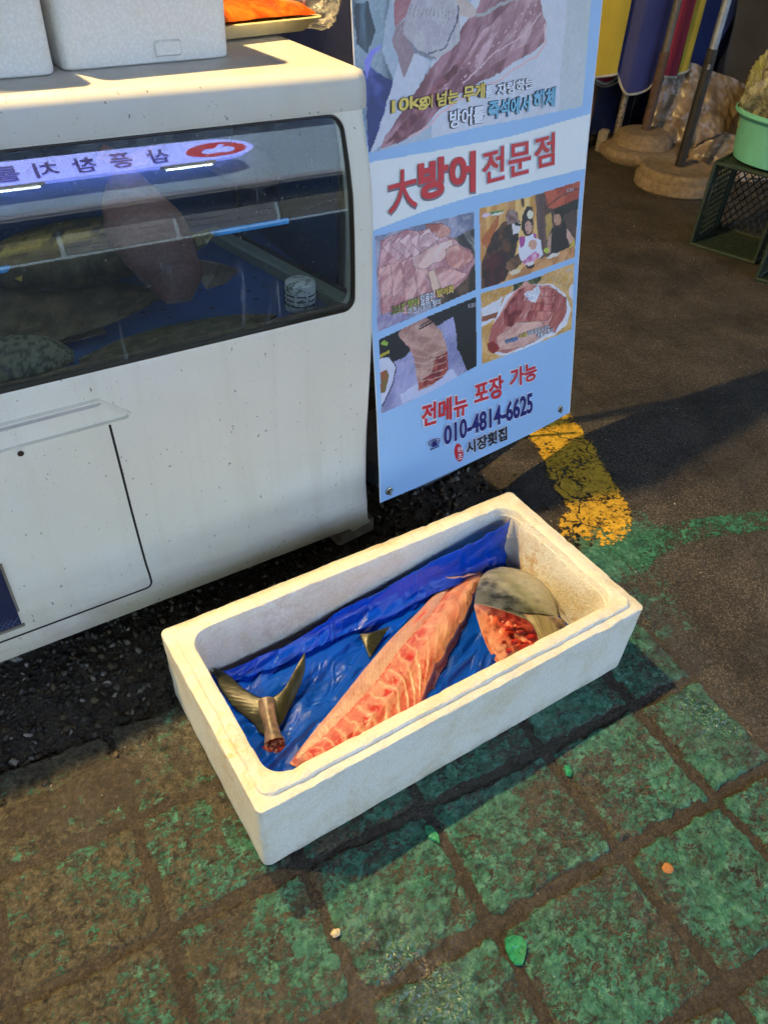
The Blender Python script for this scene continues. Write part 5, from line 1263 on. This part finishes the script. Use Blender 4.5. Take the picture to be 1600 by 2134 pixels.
lettering('즉석에서', [(1008, 249), (1092, 232), (1094, 198), (1008, 210)], Cy, .03, outline=(48, 66, 92), ow=.035)
lettering('해체', [(1102, 229), (1151, 221), (1153, 180), (1102, 190)], Cy, .03, outline=(48, 66, 92), ow=.035)
lettering('大', [(806, 446), (866, 430), (866, 344), (804, 360)], Rd, .012, shadow=(120, 112, 124))
lettering('방', [(868, 420), (930, 404), (930, 322), (868, 336)], Rd, .045, shadow=(120, 112, 124))
lettering('어', [(932, 402), (984, 398), (984, 312), (932, 324)], Rd, .045, shadow=(120, 112, 124))
lettering('전', [(998, 384), (1042, 372), (1042, 302), (998, 314)], Rd, .018, outline=(200, 202, 214), ow=.03)
lettering('문', [(1050, 370), (1098, 358), (1098, 292), (1050, 300)], Rd, .018, outline=(200, 202, 214), ow=.03)
lettering('점', [(1106, 352), (1152, 342), (1152, 274), (1106, 286)], Rd, .018, outline=(200, 202, 214), ow=.03)
lettering('전메뉴', [(868, 888), (964, 860), (964, 812), (868, 840)], Rd, .030, outline=(226, 232, 246), ow=.045)
lettering('포장', [(978, 842), (1038, 822), (1036, 776), (977, 796)], Rd, .030, outline=(226, 232, 246), ow=.045)
lettering('가능', [(1050, 806), (1107, 786), (1106, 748), (1050, 766)], Rd, .030, outline=(226, 232, 246), ow=.045)
lettering('010-4814-6625', [(915, 925), (1098, 855), (1097, 812), (914, 884)], Nv, .032, outline=(220, 226, 244), ow=.04)
lettering('☎', [(884, 938), (908, 927), (907, 906), (882, 914)], Nv, .02, outline=(220, 226, 244), ow=.04)
lettering('시장횟집', [(962, 945), (1046, 912), (1045, 884), (960, 918)], Bk, .03, outline=(214, 222, 242), ow=.06)
lettering('원', [(943, 938), (954, 936), (954, 926), (943, 928)], Wt, .01); lettering('조', [(944, 954), (954, 952), (954, 941), (944, 943)], Wt, .01)
lettering('고소한', [(809, 656), (837, 646), (837, 626), (809, 636)], (150, 160, 80), .02, outline=G_, ow=.03)
lettering('맛이', [(842, 642), (864, 635), (864, 617), (842, 623)], (190, 205, 90), .02, outline=G_, ow=.03)
lettering('일품인', [(868, 634), (897, 624), (897, 605), (868, 613)], Wt, .02, outline=G_, ow=.03)
lettering('방어회', [(902, 618), (937, 608), (937, 592), (902, 602)], Ye, .025, outline=G_, ow=.03)
lettering('마천시장의 별미', [(842, 654), (910, 632), (910, 620), (842, 640)], Wt, .015, outline=G_, ow=.03)
lettering('부위별로', [(1042, 714), (1068, 706), (1067, 698), (1041, 705)], (120, 160, 214), .02, outline=G_, ow=.03)
lettering('다른', [(1071, 702), (1086, 698), (1085, 689), (1070, 693)], Ye, .02, outline=G_, ow=.03)
lettering('맛을 즐길 수 있는', [(1088, 696), (1137, 684), (1136, 674), (1087, 687)], Wt, .015, outline=G_, ow=.03)
lettering('겨울의 별미', [(1107, 702), (1145, 690), (1144, 681), (1106, 692)], Wt, .015, outline=G_, ow=.03)
for q in ((959, 974, 458, 450), (1180, 1196, 401, 393), (1176, 1190, 568, 560), (967, 982, 640, 631)):
    lettering('KBS', [(q[0], q[2]), (q[1], q[2] - 4), (q[1], q[3] - 3), (q[0], q[3])], (200, 196, 206), .0)
# eyelets with knots, water base and pole
for u, v in ((808, 1022), (1162, 850)):
    s, t = ST(u, v); c0 = bpos(np.array(s), np.array(t), .001)
    m = MB(); ri = []
    for r_, l_ in ((.0085, .0), (.0080, .0018), (.0062, .0026), (.0046, .0016), (.0042, -.001)):
        ri += [c0 + (E1 * math.cos(a) + E2 * math.sin(a)) * r_ + EN * l_ for a in np.linspace(0, 2 * math.pi, 24, endpoint=False)]
    m.add(ri, qgrid(5, 24, cv=True)); m.build('eyelet', simple('worn_brass', (.40, .36, .28), .3, metal=1.0), banner, smooth=True)
    m = MB(); m.add([c0 + (E1 * math.cos(a) + E2 * math.sin(a)) * .0043 + EN * .0006 for a in np.linspace(0, 2 * math.pi, 16, endpoint=False)], [tuple(range(16))]); m.build('eyelet_hole', simple('eyelet_dark', (.01, .01, .01), .9), banner)
    m = MB(); m.tube([c0 + EN * .004 + E2 * .004, c0 + EN * .006, c0 + EN * .004 - E2 * .006 + E1 * .002, c0 + EN * .002 - E2 * .011 + E1 * .003], [.0018, .0024, .002, .0013], 7); m.build('cord_knot', simple('grey_cord', (.35, .34, .31), .6), banner, smooth=True)
m = MB(); cb = (at(870, 985, 0) + at(1040, 960, 0)) / 2
bcen = np.array([.80, .735, 0]); 
pr = [(0, .004), (.145, .004), (.165, .012), (.170, .03), (.166, .075), (.150, .092), (.06, .100), (.05, .112), (0, .112)]
V = []; n_ = 64
for r_, z_ in pr:
    for k_ in range(n_):
        a = 2 * math.pi * k_ / n_; c4, s4 = math.cos(a), math.sin(a); q4 = (abs(c4) ** 4 + abs(s4) ** 4) ** -.25
        p = np.array([c4 * q4 * r_ * 1.30, s4 * q4 * r_ * .72]); V.append((bcen[0] + p[0] * .988 - p[1] * .154, bcen[1] + p[0] * .154 + p[1] * .988, z_))
m.add(V, qgrid(len(pr), n_, cv=True)); m.build('water_base', simple('grey_blue_plastic', (.10, .13, .17), .5, .2, 40, dirt=.5), banner, smooth=True)
m = MB(); m.tube([bcen + [0, 0, .10], BA + E1 * .31 + E2 * BH - EN * .03], .010, 12); m.tube([BA + E2 * (BH - .006) - EN * .006, BA + E1 * BW + E2 * (BH - .006) - EN * .006], .006, 8)
for t_ in (.01, BW - .01): m.tube([BA + E1 * t_ + E2 * .03 - EN * .012, bcen + [0, .0, .10]], .004, 8)
m.build('support_pole', simple('grey_tube', (.3, .31, .32), .35, metal=.7), banner, smooth=True)

# ================================================================== BACKGROUND CLUTTER
def cloth_mat(name, c, rough=.75, bump=.4, var=.25):
    n = NT(name); f = n.noise(4, 6, .6, .5); w = n.noise(420, 2, .5)
    n.set(col=n.ramp(f, (.3, tuple(x * (1 - var) for x in c)), (.7, tuple(min(1, x * (1 + var)) for x in c))), rough=rough, spec=.3, normal=n.bump(n.math('ADD', n.noise(14, 6, .6, 1.0), n.math('MULTIPLY', w, .1)), bump, .012)); return n.m
# navy tarpaulin hung behind everything, folded
nx_, nz_ = 420, 90
U, Zt = np.meshgrid(np.linspace(0, 1, nx_), np.linspace(0, 1, nz_), indexing='ij')
XT = -1.8 + 6.6 * U; YT = 2.60 + .10 * np.sin(U * 26 + Zt * 1.2) * (1 - .3 * Zt) + .05 * np.sin(U * 61 + 2 - Zt * 2) + .10 * (fbm(U * 30 + Zt * 2, Zt * 3, 33) - .5)
YT = YT + sst(.40, 0, Zt) * .10 * np.sin(U * 19 + 1) - sst(.12, 0, Zt) * .06
ZT = Zt * 2.45 + .012 + .02 * fbm(U * 40, U * 0, 3) * sst(.1, 0, Zt)
tp = mesh_np('tarpaulin', np.stack([XT, YT, ZT], -1), qgrid(nx_, nz_), cloth_mat('navy_tarpaulin', (.018, .022, .055)))
tag(tp, 'dark navy tarpaulin hanging in folds along the back of the stall', 'tarpaulin')
U, Zt = np.meshgrid(np.linspace(0, 1, 160), np.linspace(0, 1, 60), indexing='ij')
XT = 3.72 + .9 * U + .05 * np.sin(Zt * 5); YT = 2.32 - 1.3 * U + .06 * np.sin(U * 30 + Zt * 3) + .05 * (fbm(U * 9, Zt * 6, 35) - .5) + .12 * sst(.4, 0, Zt) * np.sin(U * 13)
tp2 = mesh_np('tarpaulin', np.stack([XT, YT, Zt * 1.5 + .01], -1), qgrid(160, 60), cloth_mat('charcoal_tarpaulin', (.035, .035, .038)))
tag(tp2, 'charcoal grey sheet draped over a pile at the far right behind the mint tub', 'tarpaulin')
# blue fold of cloth hanging in front of it
U, Zt = np.meshgrid(np.linspace(0, 1, 60), np.linspace(0, 1, 60), indexing='ij')
XT = 3.25 + .42 * U + .35 * Zt ** 1.2; YT = 2.40 + .05 * np.sin(U * 9 + Zt * 4) + .05 * U; ZT = .16 + Zt * .95 - .06 * np.sin(U * 3) * (1 - Zt)
tp3 = mesh_np('tarpaulin', np.stack([XT, YT, ZT], -1), qgrid(60, 60), cloth_mat('deep_blue_cloth', (.012, .022, .10)))
tag(tp3, 'deep blue cloth hanging slanted behind the second parasol pole', 'cloth')
# concrete parasol bases with their poles
M_conc = simple('brown_concrete', (.21, .155, .10), .9, .35, 45, bump=.9, bd=.004, dirt=.35, dirtc=(.09, .06, .035))
M_rust = simple('rusty_pipe', (.075, .042, .028), .7, .4, 40, bump=.4, bd=.002)
M_blackp = simple('black_pipe', (.022, .02, .019), .45, .3, 40)
M_steel = simple('worn_steel', (.30, .33, .38), .5, .2, 40, metal=.8)
def parasol_base(x, y, prof, R0, pole, label):
    r = empty('parasol_base', (x, y, .006), label, 'parasol base', 'parasol bases in front of the tarpaulin')
    m = MB(); m.lathe([(a * R0, b) for a, b in prof], (x, y, .006), 72, wob=.035); m.build('concrete_foot', M_conc, r, smooth=True)
    for k_, (z0, z1, rr_, mt) in enumerate(pole):
        m = MB(); m.tube([(x, y, z0), (x, y, (z0 + z1) / 2), (x, y, z1)], rr_, 18); m.build('pole', mt, r, smooth=True)
    return r
b1 = parasol_base(3.165, 2.255, [(.93, 0), (1.0, .018), (1.0, .040), (.95, .056), (.80, .066), (.735, .066), (.72, .072), (.69, .096), (.60, .118), (.50, .126), (.47, .126), (.12, .130)], .205,
                  [(.10, .47, .0225, M_rust), (.471, 1.9, .0185, simple('grey_pipe', (.12, .11, .10), .5, .2, 40, metal=.4))], 'domed brown concrete parasol base with a rusty pole, the farther of the two')
b2 = parasol_base(2.955, 1.845, [(.93, 0), (1.0, .014), (1.0, .048), (.975, .056), (.94, .058), (.925, .060), (.93, .078), (.90, .090), (.84, .094), (.80, .090), (.30, .094), (.12, .096)], .185,
                  [(.09, .56, .0215, M_blackp), (.561, 1.9, .0175, M_steel)], 'flat round concrete parasol base with a black lower pole and steel upper pole')
m = MB(); m.box((2.934, 1.825, .50), (.012, .012, .02), bev=.003); m.tube([(2.93, 1.82, .50), (2.905, 1.805, .50)], .005, 8); m.build('clamp_screw', M_steel, b2)
# folded parasol: gathered panels of yellow, blue, red with white piping
ps = empty('folded_parasol', (3.13, 2.36, 0), 'folded parasol with yellow, blue and red panels and white piping, hanging behind the banner', 'parasol')
def drape(name, pts, z0f, z1, mat, seed, wavek=3, amp=.03, n=50):
    """panel between plan points, from bottom height function to z1"""
    P = np.array(pts, float); tt = np.linspace(0, 1, n); t0 = np.linspace(0, 1, len(P)); X_ = np.interp(tt, t0, P[:, 0]); Y_ = np.interp(tt, t0, P[:, 1])
    zz = np.linspace(0, 1, 40); A_, Z_ = np.meshgrid(tt, zz, indexing='ij'); zb = z0f(A_)
    Xg = X_[:, None] * (1 - .18 * Z_) + (P[:, 0].mean()) * .18 * Z_; Yg = Y_[:, None] + amp * np.sin(A_ * math.pi * wavek + seed) * (1 - .6 * Z_) + .012 * (fbm(A_ * 5 + seed, Z_ * 4, seed) - .5)
    o = mesh_np(name, np.stack([Xg, Yg, zb + (z1 - zb) * Z_], -1), qgrid(n, 40), mat); keepw(o, ps)
    m = MB(); m.tube([(Xg[i, 0], Yg[i, 0], zb[i, 0]) for i in range(n)], .006, 6); m.build('white_piping', M_pipe, ps, smooth=True); return o
M_pipe = simple('white_piping', (.36, .35, .31), .7, .3, 20)
M_cy, M_cb, M_cr, M_cg = [cloth_mat(nm, c, .7, .25, .12) for nm, c in (('yellow_canvas', (.42, .31, .03)), ('blue_canvas', (.035, .04, .145)), ('red_canvas', (.22, .016, .035)), ('green_canvas', (.015, .075, .035)))]
drape('canvas_panel', [(2.66, 2.42), (2.80, 2.36), (2.935, 2.34)], lambda a: .345 + .035 * a, 1.7, M_cy, 1, 1.2, .03)
drape('canvas_panel', [(2.94, 2.345), (3.0, 2.30), (3.16, 2.31), (3.27, 2.33)], lambda a: .415 - .12 * sst(.0, .38, a) + .045 * sst(.5, 1, a), 1.7, M_cb, 2, 1.6, .02)
drape('canvas_panel', [(3.275, 2.33), (3.335, 2.31), (3.37, 2.34)], lambda a: .345 + 0 * a, 1.7, M_cr, 3, 1, .02, 24)
drape('canvas_panel', [(3.375, 2.335), (3.43, 2.32), (3.48, 2.35)], lambda a: .35 + .03 * a, 1.7, M_cy, 4, 1, .02, 24)
drape('canvas_panel', [(2.80, 2.44), (2.95, 2.43), (3.1, 2.44), (3.3, 2.44)], lambda a: .315 + .02 * np.sin(a * 9), 1.4, M_cg, 5, 2, .02)
drape('canvas_panel', [(2.84, 2.41), (2.98, 2.41), (3.08, 2.42)], lambda a: .330 + .012 * np.sin(a * 9), 1.2, M_cr, 6, 2, .015)
m = MB(); m.tube([(3.112, 2.385, .0), (3.112, 2.385, 1.75)], .0165, 16); m.build('parasol_pole', simple('dull_chrome', (.42, .36, .28), .3, .2, 30, metal=.8), ps, smooth=True)
# timber, stone, debris
def stick(p0, p1, r, c, label):
    m = MB(); m.tube([p0, (np.array(p0) + p1) / 2 + [.004, 0, .003], p1], [r, r * .95, r * .9], 10); o = m.build('timber', simple('timber_%d' % (c[0] * 1000), c, .8, .3, 60, bump=.5), smooth=True); return tag(o, label, 'timber')
stick((2.98, 2.47, .01), (2.99, 2.50, .60), .020, (.13, .062, .03), 'reddish brown wooden post standing left of the chrome parasol pole')
stick((2.90, 2.50, .01), (2.905, 2.53, .62), .022, (.05, .032, .02), 'dark wooden post beside the edge of the banner')
m = MB(); m.box((3.045, 2.405, .058), (.055, .05, .105), rz=.5, bev=.008); o = m.build('stone_block', simple('rough_stone', (.22, .19, .15), .95, .3, 45, bump=.9, bd=.006)); tag(o, 'small rough stone block standing against the chrome parasol pole', 'stone')
m = MB(); m.tube([(3.225, 2.42, .33), (3.228, 2.42, .02)], .0012, 5); o = m.build('string', simple('thin_string', (.16, .15, .13), .7)); tag(o, 'thin string hanging down from the folded parasol', 'string')
# sacks
M_sack = NT('translucent_sack'); cr = M_sack.noise(7, 7, .6, 1.4); M_sack.set(col=M_sack.ramp(cr, (.36, (.15, .105, .06)), (.5, (.21, .15, .09)), (.62, (.29, .22, .14))), rough=.34, spec=.6, normal=M_sack.bump(M_sack.noise(9, 4, .55, 1.0), .12, .02)); M_sack = M_sack.m
def sheet_sack(c, w, h, rz, lean, label, seed, mat, top=None, depth=.09, n1=150, n2=90):
    """limp plastic sack: two crumpled faces that meet at the sides"""
    U, W = np.meshgrid(np.linspace(0, 2, n1, endpoint=False), np.linspace(0, 1, n2), indexing='ij')
    x = np.where(U < 1, U, 2 - U) * 2 - 1; sgn = np.where(U < 1, -1, 1)
    tp_ = np.interp(x, np.linspace(-1, 1, len(top)), top) + .05 * (fbm(x * 5 + seed, x * 0, seed) - .5)
    belly = (1 - x ** 2) ** .5 * depth * np.interp(W, [0, .15, .6, 1], [1.1, 1.2, .6, .12]); w_ = w * (1 + .10 * (fbm(W * 4 + seed, W * 0, seed + 2) - .5)) * np.interp(W, [0, .1, 1], [.95, 1.0, .9])
    fold = (np.abs(fbm(x * 1.8 + W * 1.5 + seed, W * 1.8 - x * 1.2, seed + 3, 3) * 2 - 1)) * .060 + (np.abs(fbm(x * 8 + seed, W * 7 + x * 4, seed + 5, 3) * 2 - 1)) * .012
    y = sgn * belly + (fold - .05) * -1 + lean * W * h; X_ = x * w_; Z_ = W * h * tp_
    c_, s_ = math.cos(rz), math.sin(rz); P = np.stack([X_ * c_ - y * s_, X_ * s_ + y * c_, Z_], -1)
    o = mesh_np('sack', P, qgrid(n1, n2, cu=True), mat, None, loc=c); return tag(o, label, 'sack')
M_brown = simple('brown_paper', (.24, .135, .05), .7, .25, 9, bump=.5, bd=.02)
sheet_sack((3.52, 2.22, .005), .285, .40, -.40, .16, 'tall crumpled tan plastic sack standing behind the steel topped pole', 3, M_sack, [.90, 1.0, .98, .90, .84, .80, .74])
sheet_sack((3.40, 1.86, .005), .25, .17, -.45, .10, 'low slumped tan sack lying against the tall sack', 7, M_sack, [.55, .85, 1.0, 1.0, .95, .8, .6], depth=.13)
sheet_sack((3.98, 2.10, .02), .20, .66, -.5, .08, 'brown paper sack leaning at the back, left of the vegetable bag', 12, M_brown, [.78, .92, 1.0, .96, 1.0, .95])
sheet_sack((3.72, 2.02, .005), .14, .36, .2, .05, 'dark rumpled sack between the tan sack and the brown paper sack', 15, simple('dark_sack', (.05, .035, .025), .7, .3, 8, bump=.5, bd=.02), [.7, 1.0, .9])
# green plastic crates standing on their side
M_crate = simple('dark_green_crate', (.016, .034, .024), .42, .25, 30, bump=.25, dirt=.45, dirtc=(.06, .045, .03))
M_crin = simple('black_crate_lattice', (.010, .013, .011), .4, .3, 30)
def crate(o0, ex, label, Wd=.300, Hd=.310, Dp=.27, tilt=0):
    """opening faces the street; o0 = near-left foot, ex = along the opening"""
    ex = np.array(ex, float); ex /= np.linalg.norm(ex); ey = np.array([-ex[1], ex[0], 0]); ez = np.array([0, 0, 1.]); o0 = np.array(o0, float)
    R = np.stack([ex, ey, ez], 1); root = empty('plastic_crate', tuple(o0), label, 'crate')
    def B(mb, a, b, c, d, bev=.0): mb.box(o0 + ex * a + ey * b + ez * c, d, bev=bev, R=R)
    rim = MB(); t_ = .012
    B(rim, Wd / 2, 0, t_ / 2, (Wd, .022, t_), .003); B(rim, Wd / 2, 0, Hd - t_ / 2, (Wd, .022, t_), .003); B(rim, t_ / 2, 0, Hd / 2, (t_, .022, Hd - 2 * t_), .003); B(rim, Wd - t_ / 2, 0, Hd / 2, (t_, .022, Hd - 2 * t_), .003)
    rim.build('rim', M_crate, root)
    w_ = .0035
    def wall(nm, face, mat):
        m = MB()
        # perforated wall: solid margins and rows of round-edged holes made from short bars
        if face in 'LR':
            x = .006 if face == 'L' else Wd - .006
            B(m, x, .035, Hd / 2, (w_, .048, Hd - .03)); B(m, x, Dp - .03, Hd / 2, (w_, .06, Hd - .03))
            ylo, yhi = .059, Dp - .06
            for k_ in range(13): B(m, x, (ylo + yhi) / 2, .018 + (Hd - .036) * k_ / 12, (w_, yhi - ylo, .009))
            for k_ in range(7): B(m, x, ylo + (yhi - ylo) * k_ / 6, Hd / 2, (w_ + .0006, .008, Hd - .04))
        if face in 'TB':
            z = .006 if face == 'B' else Hd - .006
            B(m, Wd / 2, .035, z, (Wd - .03, .048, w_)); B(m, Wd / 2, Dp - .03, z, (Wd - .03, .06, w_)); ylo, yhi = .059, Dp - .06
            for k_ in range(13): B(m, .018 + (Wd - .036) * k_ / 12, (ylo + yhi) / 2, z, (.010, yhi - ylo, w_))
            for k_ in range(7): B(m, Wd / 2, ylo + (yhi - ylo) * k_ / 6, z, (Wd - .04, .010, w_ + .0006))
        tag(m.build(nm, mat, root), kind='stuff')
    wall('left_side', 'L', M_crate); wall('right_side', 'R', M_crate); wall('upper_side', 'T', M_crate); wall('lower_side', 'B', M_crate)
    m = MB(); s_ = Wd - .02; z_ = Hd - .02       # diamond lattice bottom at the back
    for k_ in range(-10, 12):
        for sg in (1, -1):
            P = []
            for t in np.linspace(0, 1, 20):
                x = (k_ * .029) + t * z_ * .75 if sg > 0 else (k_ * .029) + (1 - t) * z_ * .75; 
                if 0 <= x <= s_: P.append(o0 + ex * (.01 + x) + ey * (Dp) + ez * (.01 + t * z_))
            if len(P) > 1: m.tube([P[0], P[-1]], .0028, 5, False)
    tag(m.build('lattice_bottom', M_crin, root), kind='stuff')
    m = MB()
    for a in (.006, Wd - .006):
        for c in (.006, Hd - .006): B(m, a, Dp / 2, c, (.013, Dp, .013), .003)
    B(m, Wd / 2, Dp, .006, (Wd, .012, .012)); B(m, Wd / 2, Dp, Hd - .006, (Wd, .012, .012)); B(m, .006, Dp, Hd / 2, (.012, .012, Hd)); B(m, Wd - .006, Dp, Hd / 2, (.012, .012, Hd))
    tag(m.build('corner_posts', M_crate, root), kind='stuff')
    m = MB(); hz0, hz1 = Hd * .36, Hd * .72; yy = .034
    m.tube([o0 + ex * .0095 + ey * (yy + .011 * math.cos(a)) + ez * ((hz1 if math.sin(a) > 0 else hz0) + .011 * math.sin(a)) for a in np.linspace(0, 2 * math.pi, 25)], .0028, 6, False); m.build('handle_hole_rim', M_crate, root)
    m = MB(); B(m, .0088, yy, (hz0 + hz1) / 2, (.0012, .016, hz1 - hz0), 0); m.build('handle_hole', simple('painted_lit_gap', (.24, .17, .09), .8), root)  # solid plate coloured like the light seen through the hole
    return root
crate((2.471, 1.342, .006), (.296, -.955, 0), 'dark green plastic crate on its side under the mint green tub', Wd=.262)
crate((2.43, 1.005, .006), (.296, -.955, 0), 'dark green plastic crate at the right edge of the photo, only a corner in view', Wd=.262)
# mint tub with a bag of vegetables
tb = empty('plastic_tub', (2.70, 1.28, .318), 'mint green plastic tub on the crate holding a bag of vegetables', 'tub')
m = MB(); tc = (2.69, 1.225, .318); R1 = .195
m.lathe([(0, .003), (R1 * .80, .0), (R1 * .86, .006), (R1 * .90, .04), (R1 * .96, .135), (R1 * .985, .148), (R1 * 1.05, .150), (R1 * 1.075, .156), (R1 * 1.07, .164), (R1 * 1.03, .168), (R1 * .99, .163), (R1 * .95, .14), (R1 * .88, .05), (R1 * .8, .015), (0, .014)], tc, 96)
m.build('tub_shell', simple('mint_plastic', (.14, .44, .34), .38, .1, 14, bump=.1), tb, smooth=True)
vg = crumple('vegetable_bag', (tc[0], tc[1], tc[2] + .21), .165, 'clear plastic bag of pale green leafy vegetables heaped in the mint tub', 'vegetable bag', None, 21, (1.0, 1.0, 1.05), .42, 150, 100, 2.6)
n = NT('bagged_leaves'); a1 = n.noise(16, 7, .62, 1.6, vec=n.mp(n.pos, (1, 1, .35), (.3, .5, 0)))
n.set(col=n.ramp(a1, (.32, (.10, .085, .05)), (.46, (.26, .24, .17)), (.56, (.40, .40, .28)), (.66, (.30, .33, .07)), (.8, (.55, .55, .42))), rough=.22, spec=.7, coat=.6, normal=n.bump(n.noise(22, 6, .6, 2.2), .9, .02)); vg.data.materials.clear(); vg.data.materials.append(n.m)

# ================================================================== LAMP, AWNING, STREET OPPOSITE
aw = MB(); aw.box((0, .65, 2.90), (30.0, 8.9, .05)); o = aw.build('unseen_awning_roof', simple('awning_sheet', (.16, .15, .14), .8, .2, 6)); tag(o, kind='structure')  # out of view; extended over the lane to cut the sky light
aw = MB(); aw.box((0, 4.9, 1.42), (30.0, .1, 2.84)); o = aw.build('back_wall', simple('dark_wall', (.06, .055, .05), .9, .3, 4)); tag(o, kind='structure')
# second lamp of the row, further along the stall
def hang(pos, w, label):
    lp = empty('hanging_lamp', pos, label, 'lamp', 'warm lamps hanging under the awning')
    ld = bpy.data.lights.new('bulb', 'POINT'); ld.energy = w; ld.color = LAMP_COL; ld.shadow_soft_size = .022
    lo = bpy.data.objects.new('bulb_light', ld); COL.objects.link(lo); lo.parent = lp
    m = MB(); m.lathe([(.0, .075), (.025, .075), (.035, .05), (.035, .045), (.120, .030), (.122, .030), (.036, .052), (.028, .08), (0, .08)], pos, 48); m.build('lamp_shade', M_shade, lp, smooth=True)
    m = MB(); m.tube([(pos[0], pos[1], pos[2] + .08), (pos[0], pos[1], 2.874)], .004, 8); m.build('cord', M_blackp, lp)
M_shade = simple('shade_metal', (.5, .5, .48), .4, metal=.6)
hang(LAMP_POS, LAMP_W, 'warm bulb with a metal shade hanging over the right half of the fish tank')
hang(LAMP2_POS, LAMP2_W, 'warm bulb with a metal shade hanging beyond the left end of the fish tank')
# opposite side of the lane, mirrored in the tank glass
KO = 2.42
def far_(P):
    P = np.asarray(P, float); return np.array([.15, .59, .785]) + (P - np.array([.15, .59, .785])) * KO
def farmb(m): m.v = [tuple(far_(p)) for p in m.v]; return m
M_shA = simple('grey_shutter', (.17, .20, .23), .5, .2, 2); M_shB = simple('olive_shutter', (.12, .125, .085), .6, .2, 2)
shop = empty('shop_building', (0, -7.2, 0), 'sunlit pale blue shop building across the lane, mirrored in the tank glass', 'shop')
m = MB(); m.box((0, -7.4, 2.7), (34.0, .2, 5.4)); m.build('wall', simple('pale_blue_wall', (.33, .47, .58), .8, .2, .8), shop)
for k_ in range(14):
    for r_ in range(5):
        m = MB(); m.box((-8.0 + k_ * 1.25, -7.28, .35 + r_ * .42), (1.2, .05, .40), bev=.02); m.build('shutter_slat', [M_shA, M_shB][(k_ // 2) % 2] if r_ or k_ else M_shA, shop)
m = MB()
for k_ in range(260):
    x = -8 + k_ * .075; m.add([(x, -7.2, 2.85), (x + .0375, -7.2, 2.89), (x + .075, -7.2, 2.85), (x, -6.3, 2.45), (x + .0375, -6.3, 2.49), (x + .075, -6.3, 2.45)], [(0, 1, 4, 3), (1, 2, 5, 4)])
tag(m.build('corrugated_canopy', simple('grey_canopy', (.40, .42, .42), .5, .2, 4, metal=.2), shop), kind='stuff')
for z_ in (2.30, 2.42): 
    m = MB(); m.box((0, -6.27, z_), (16, .05, .06)); m.build('canopy_rail', simple('rail_paint', (.25, .27, .26), .5), shop)
sg = empty('shop_sign', tuple(far_((1.12, -2.5, 2.1))), 'lit white sign with red oval emblem and purple Korean letters across the lane', 'sign')
n = NT('lit_sign_face'); n.set(col=(.6, .65, .8), rough=.4, ec=(.19, .26, 1.0), es=3.6); M_sign = n.m
P = [(.42, 2.035), (1.55, 2.035)] + [(1.55 + .24 * math.sin(a), 2.13 - .095 * math.cos(a)) for a in np.linspace(.15, math.pi - .15, 16)] + [(1.55, 2.225), (.42, 2.235)]
m = MB(); k_ = len(P); m.add([(x - .13, -2.46, z) for x, z in P] + [(x - .13, -2.56, z) for x, z in P], [tuple(range(k_)), tuple(range(2 * k_ - 1, k_ - 1, -1))] + [(i, k_ + i, k_ + (i + 1) % k_, (i + 1) % k_) for i in range(k_)]); farmb(m).build('sign_board', M_sign, sg)
def el2(cx, cz, rx, rz_, y, n_=40): return [(cx + rx * math.cos(a), y, cz + rz_ * math.sin(a)) for a in np.linspace(0, 2 * math.pi, n_, endpoint=False)]
n = NT('sign_red'); n.set(col=(.4, .03, .02), ec=(.5, .03, .02), es=1.6); m = MB(); m.add(el2(1.47, 2.13, .15, .066, -2.455), [tuple(range(40))]); farmb(m).build('red_oval', n.m, sg)
m = MB(); m.add(el2(1.51, 2.125, .05, .028, -2.452), [tuple(range(40))]); m.add(el2(1.44, 2.122, .045, .025, -2.4515), [tuple(range(40))]); m.add([(1.47, -2.451, 2.13), (1.52, -2.451, 2.172), (1.495, -2.451, 2.178), (1.46, -2.451, 2.145)], [(0, 1, 2, 3)]); tag(farmb(m).build('emblem', M_sign, sg), kind='stuff')
INK[(99, 0, 99)] = flatm('sign_violet', (.05, .01, .25), .9)
mf = lambda s, t, l: far_(np.stack([s, np.full_like(s, -2.452 + l * .3), t], -1))
for tx, xc in (('삼', 1.19), ('풍', 1.02), ('참', .86), ('치', .70), ('를', .54)):
    lettering(tx, [(xc + .05, 2.068), (xc - .05, 2.068), (xc - .05, 2.198), (xc + .05, 2.198)], (99, 0, 99), .02, 0, px=False, parent=sg, mapf=mf)
n = NT('tube_glow'); n.set(col=(1, 1, 1), ec=(.75, 1.0, .95), es=13); M_tube = n.m
for x, y, z, lb in ((1.21, -2.2, 1.87, 'short fluorescent tube under the red emblem of the sign across the lane'), (.50, -2.2, 1.87, 'short fluorescent tube near the far end of the sign across the lane')):
    q = empty('fluorescent_tube', tuple(far_((x, y, z))), lb, 'fluorescent tube'); m = MB(); m.tube([(x - .10, y, z), (x + .10, y, z)], .010, 10); farmb(m).build('tube', M_tube, q, smooth=True)
    m = MB(); m.box((x, y, z + .03), (.24, .04, .03), bev=.004); farmb(m).build('tube_housing', M_pipe, q)
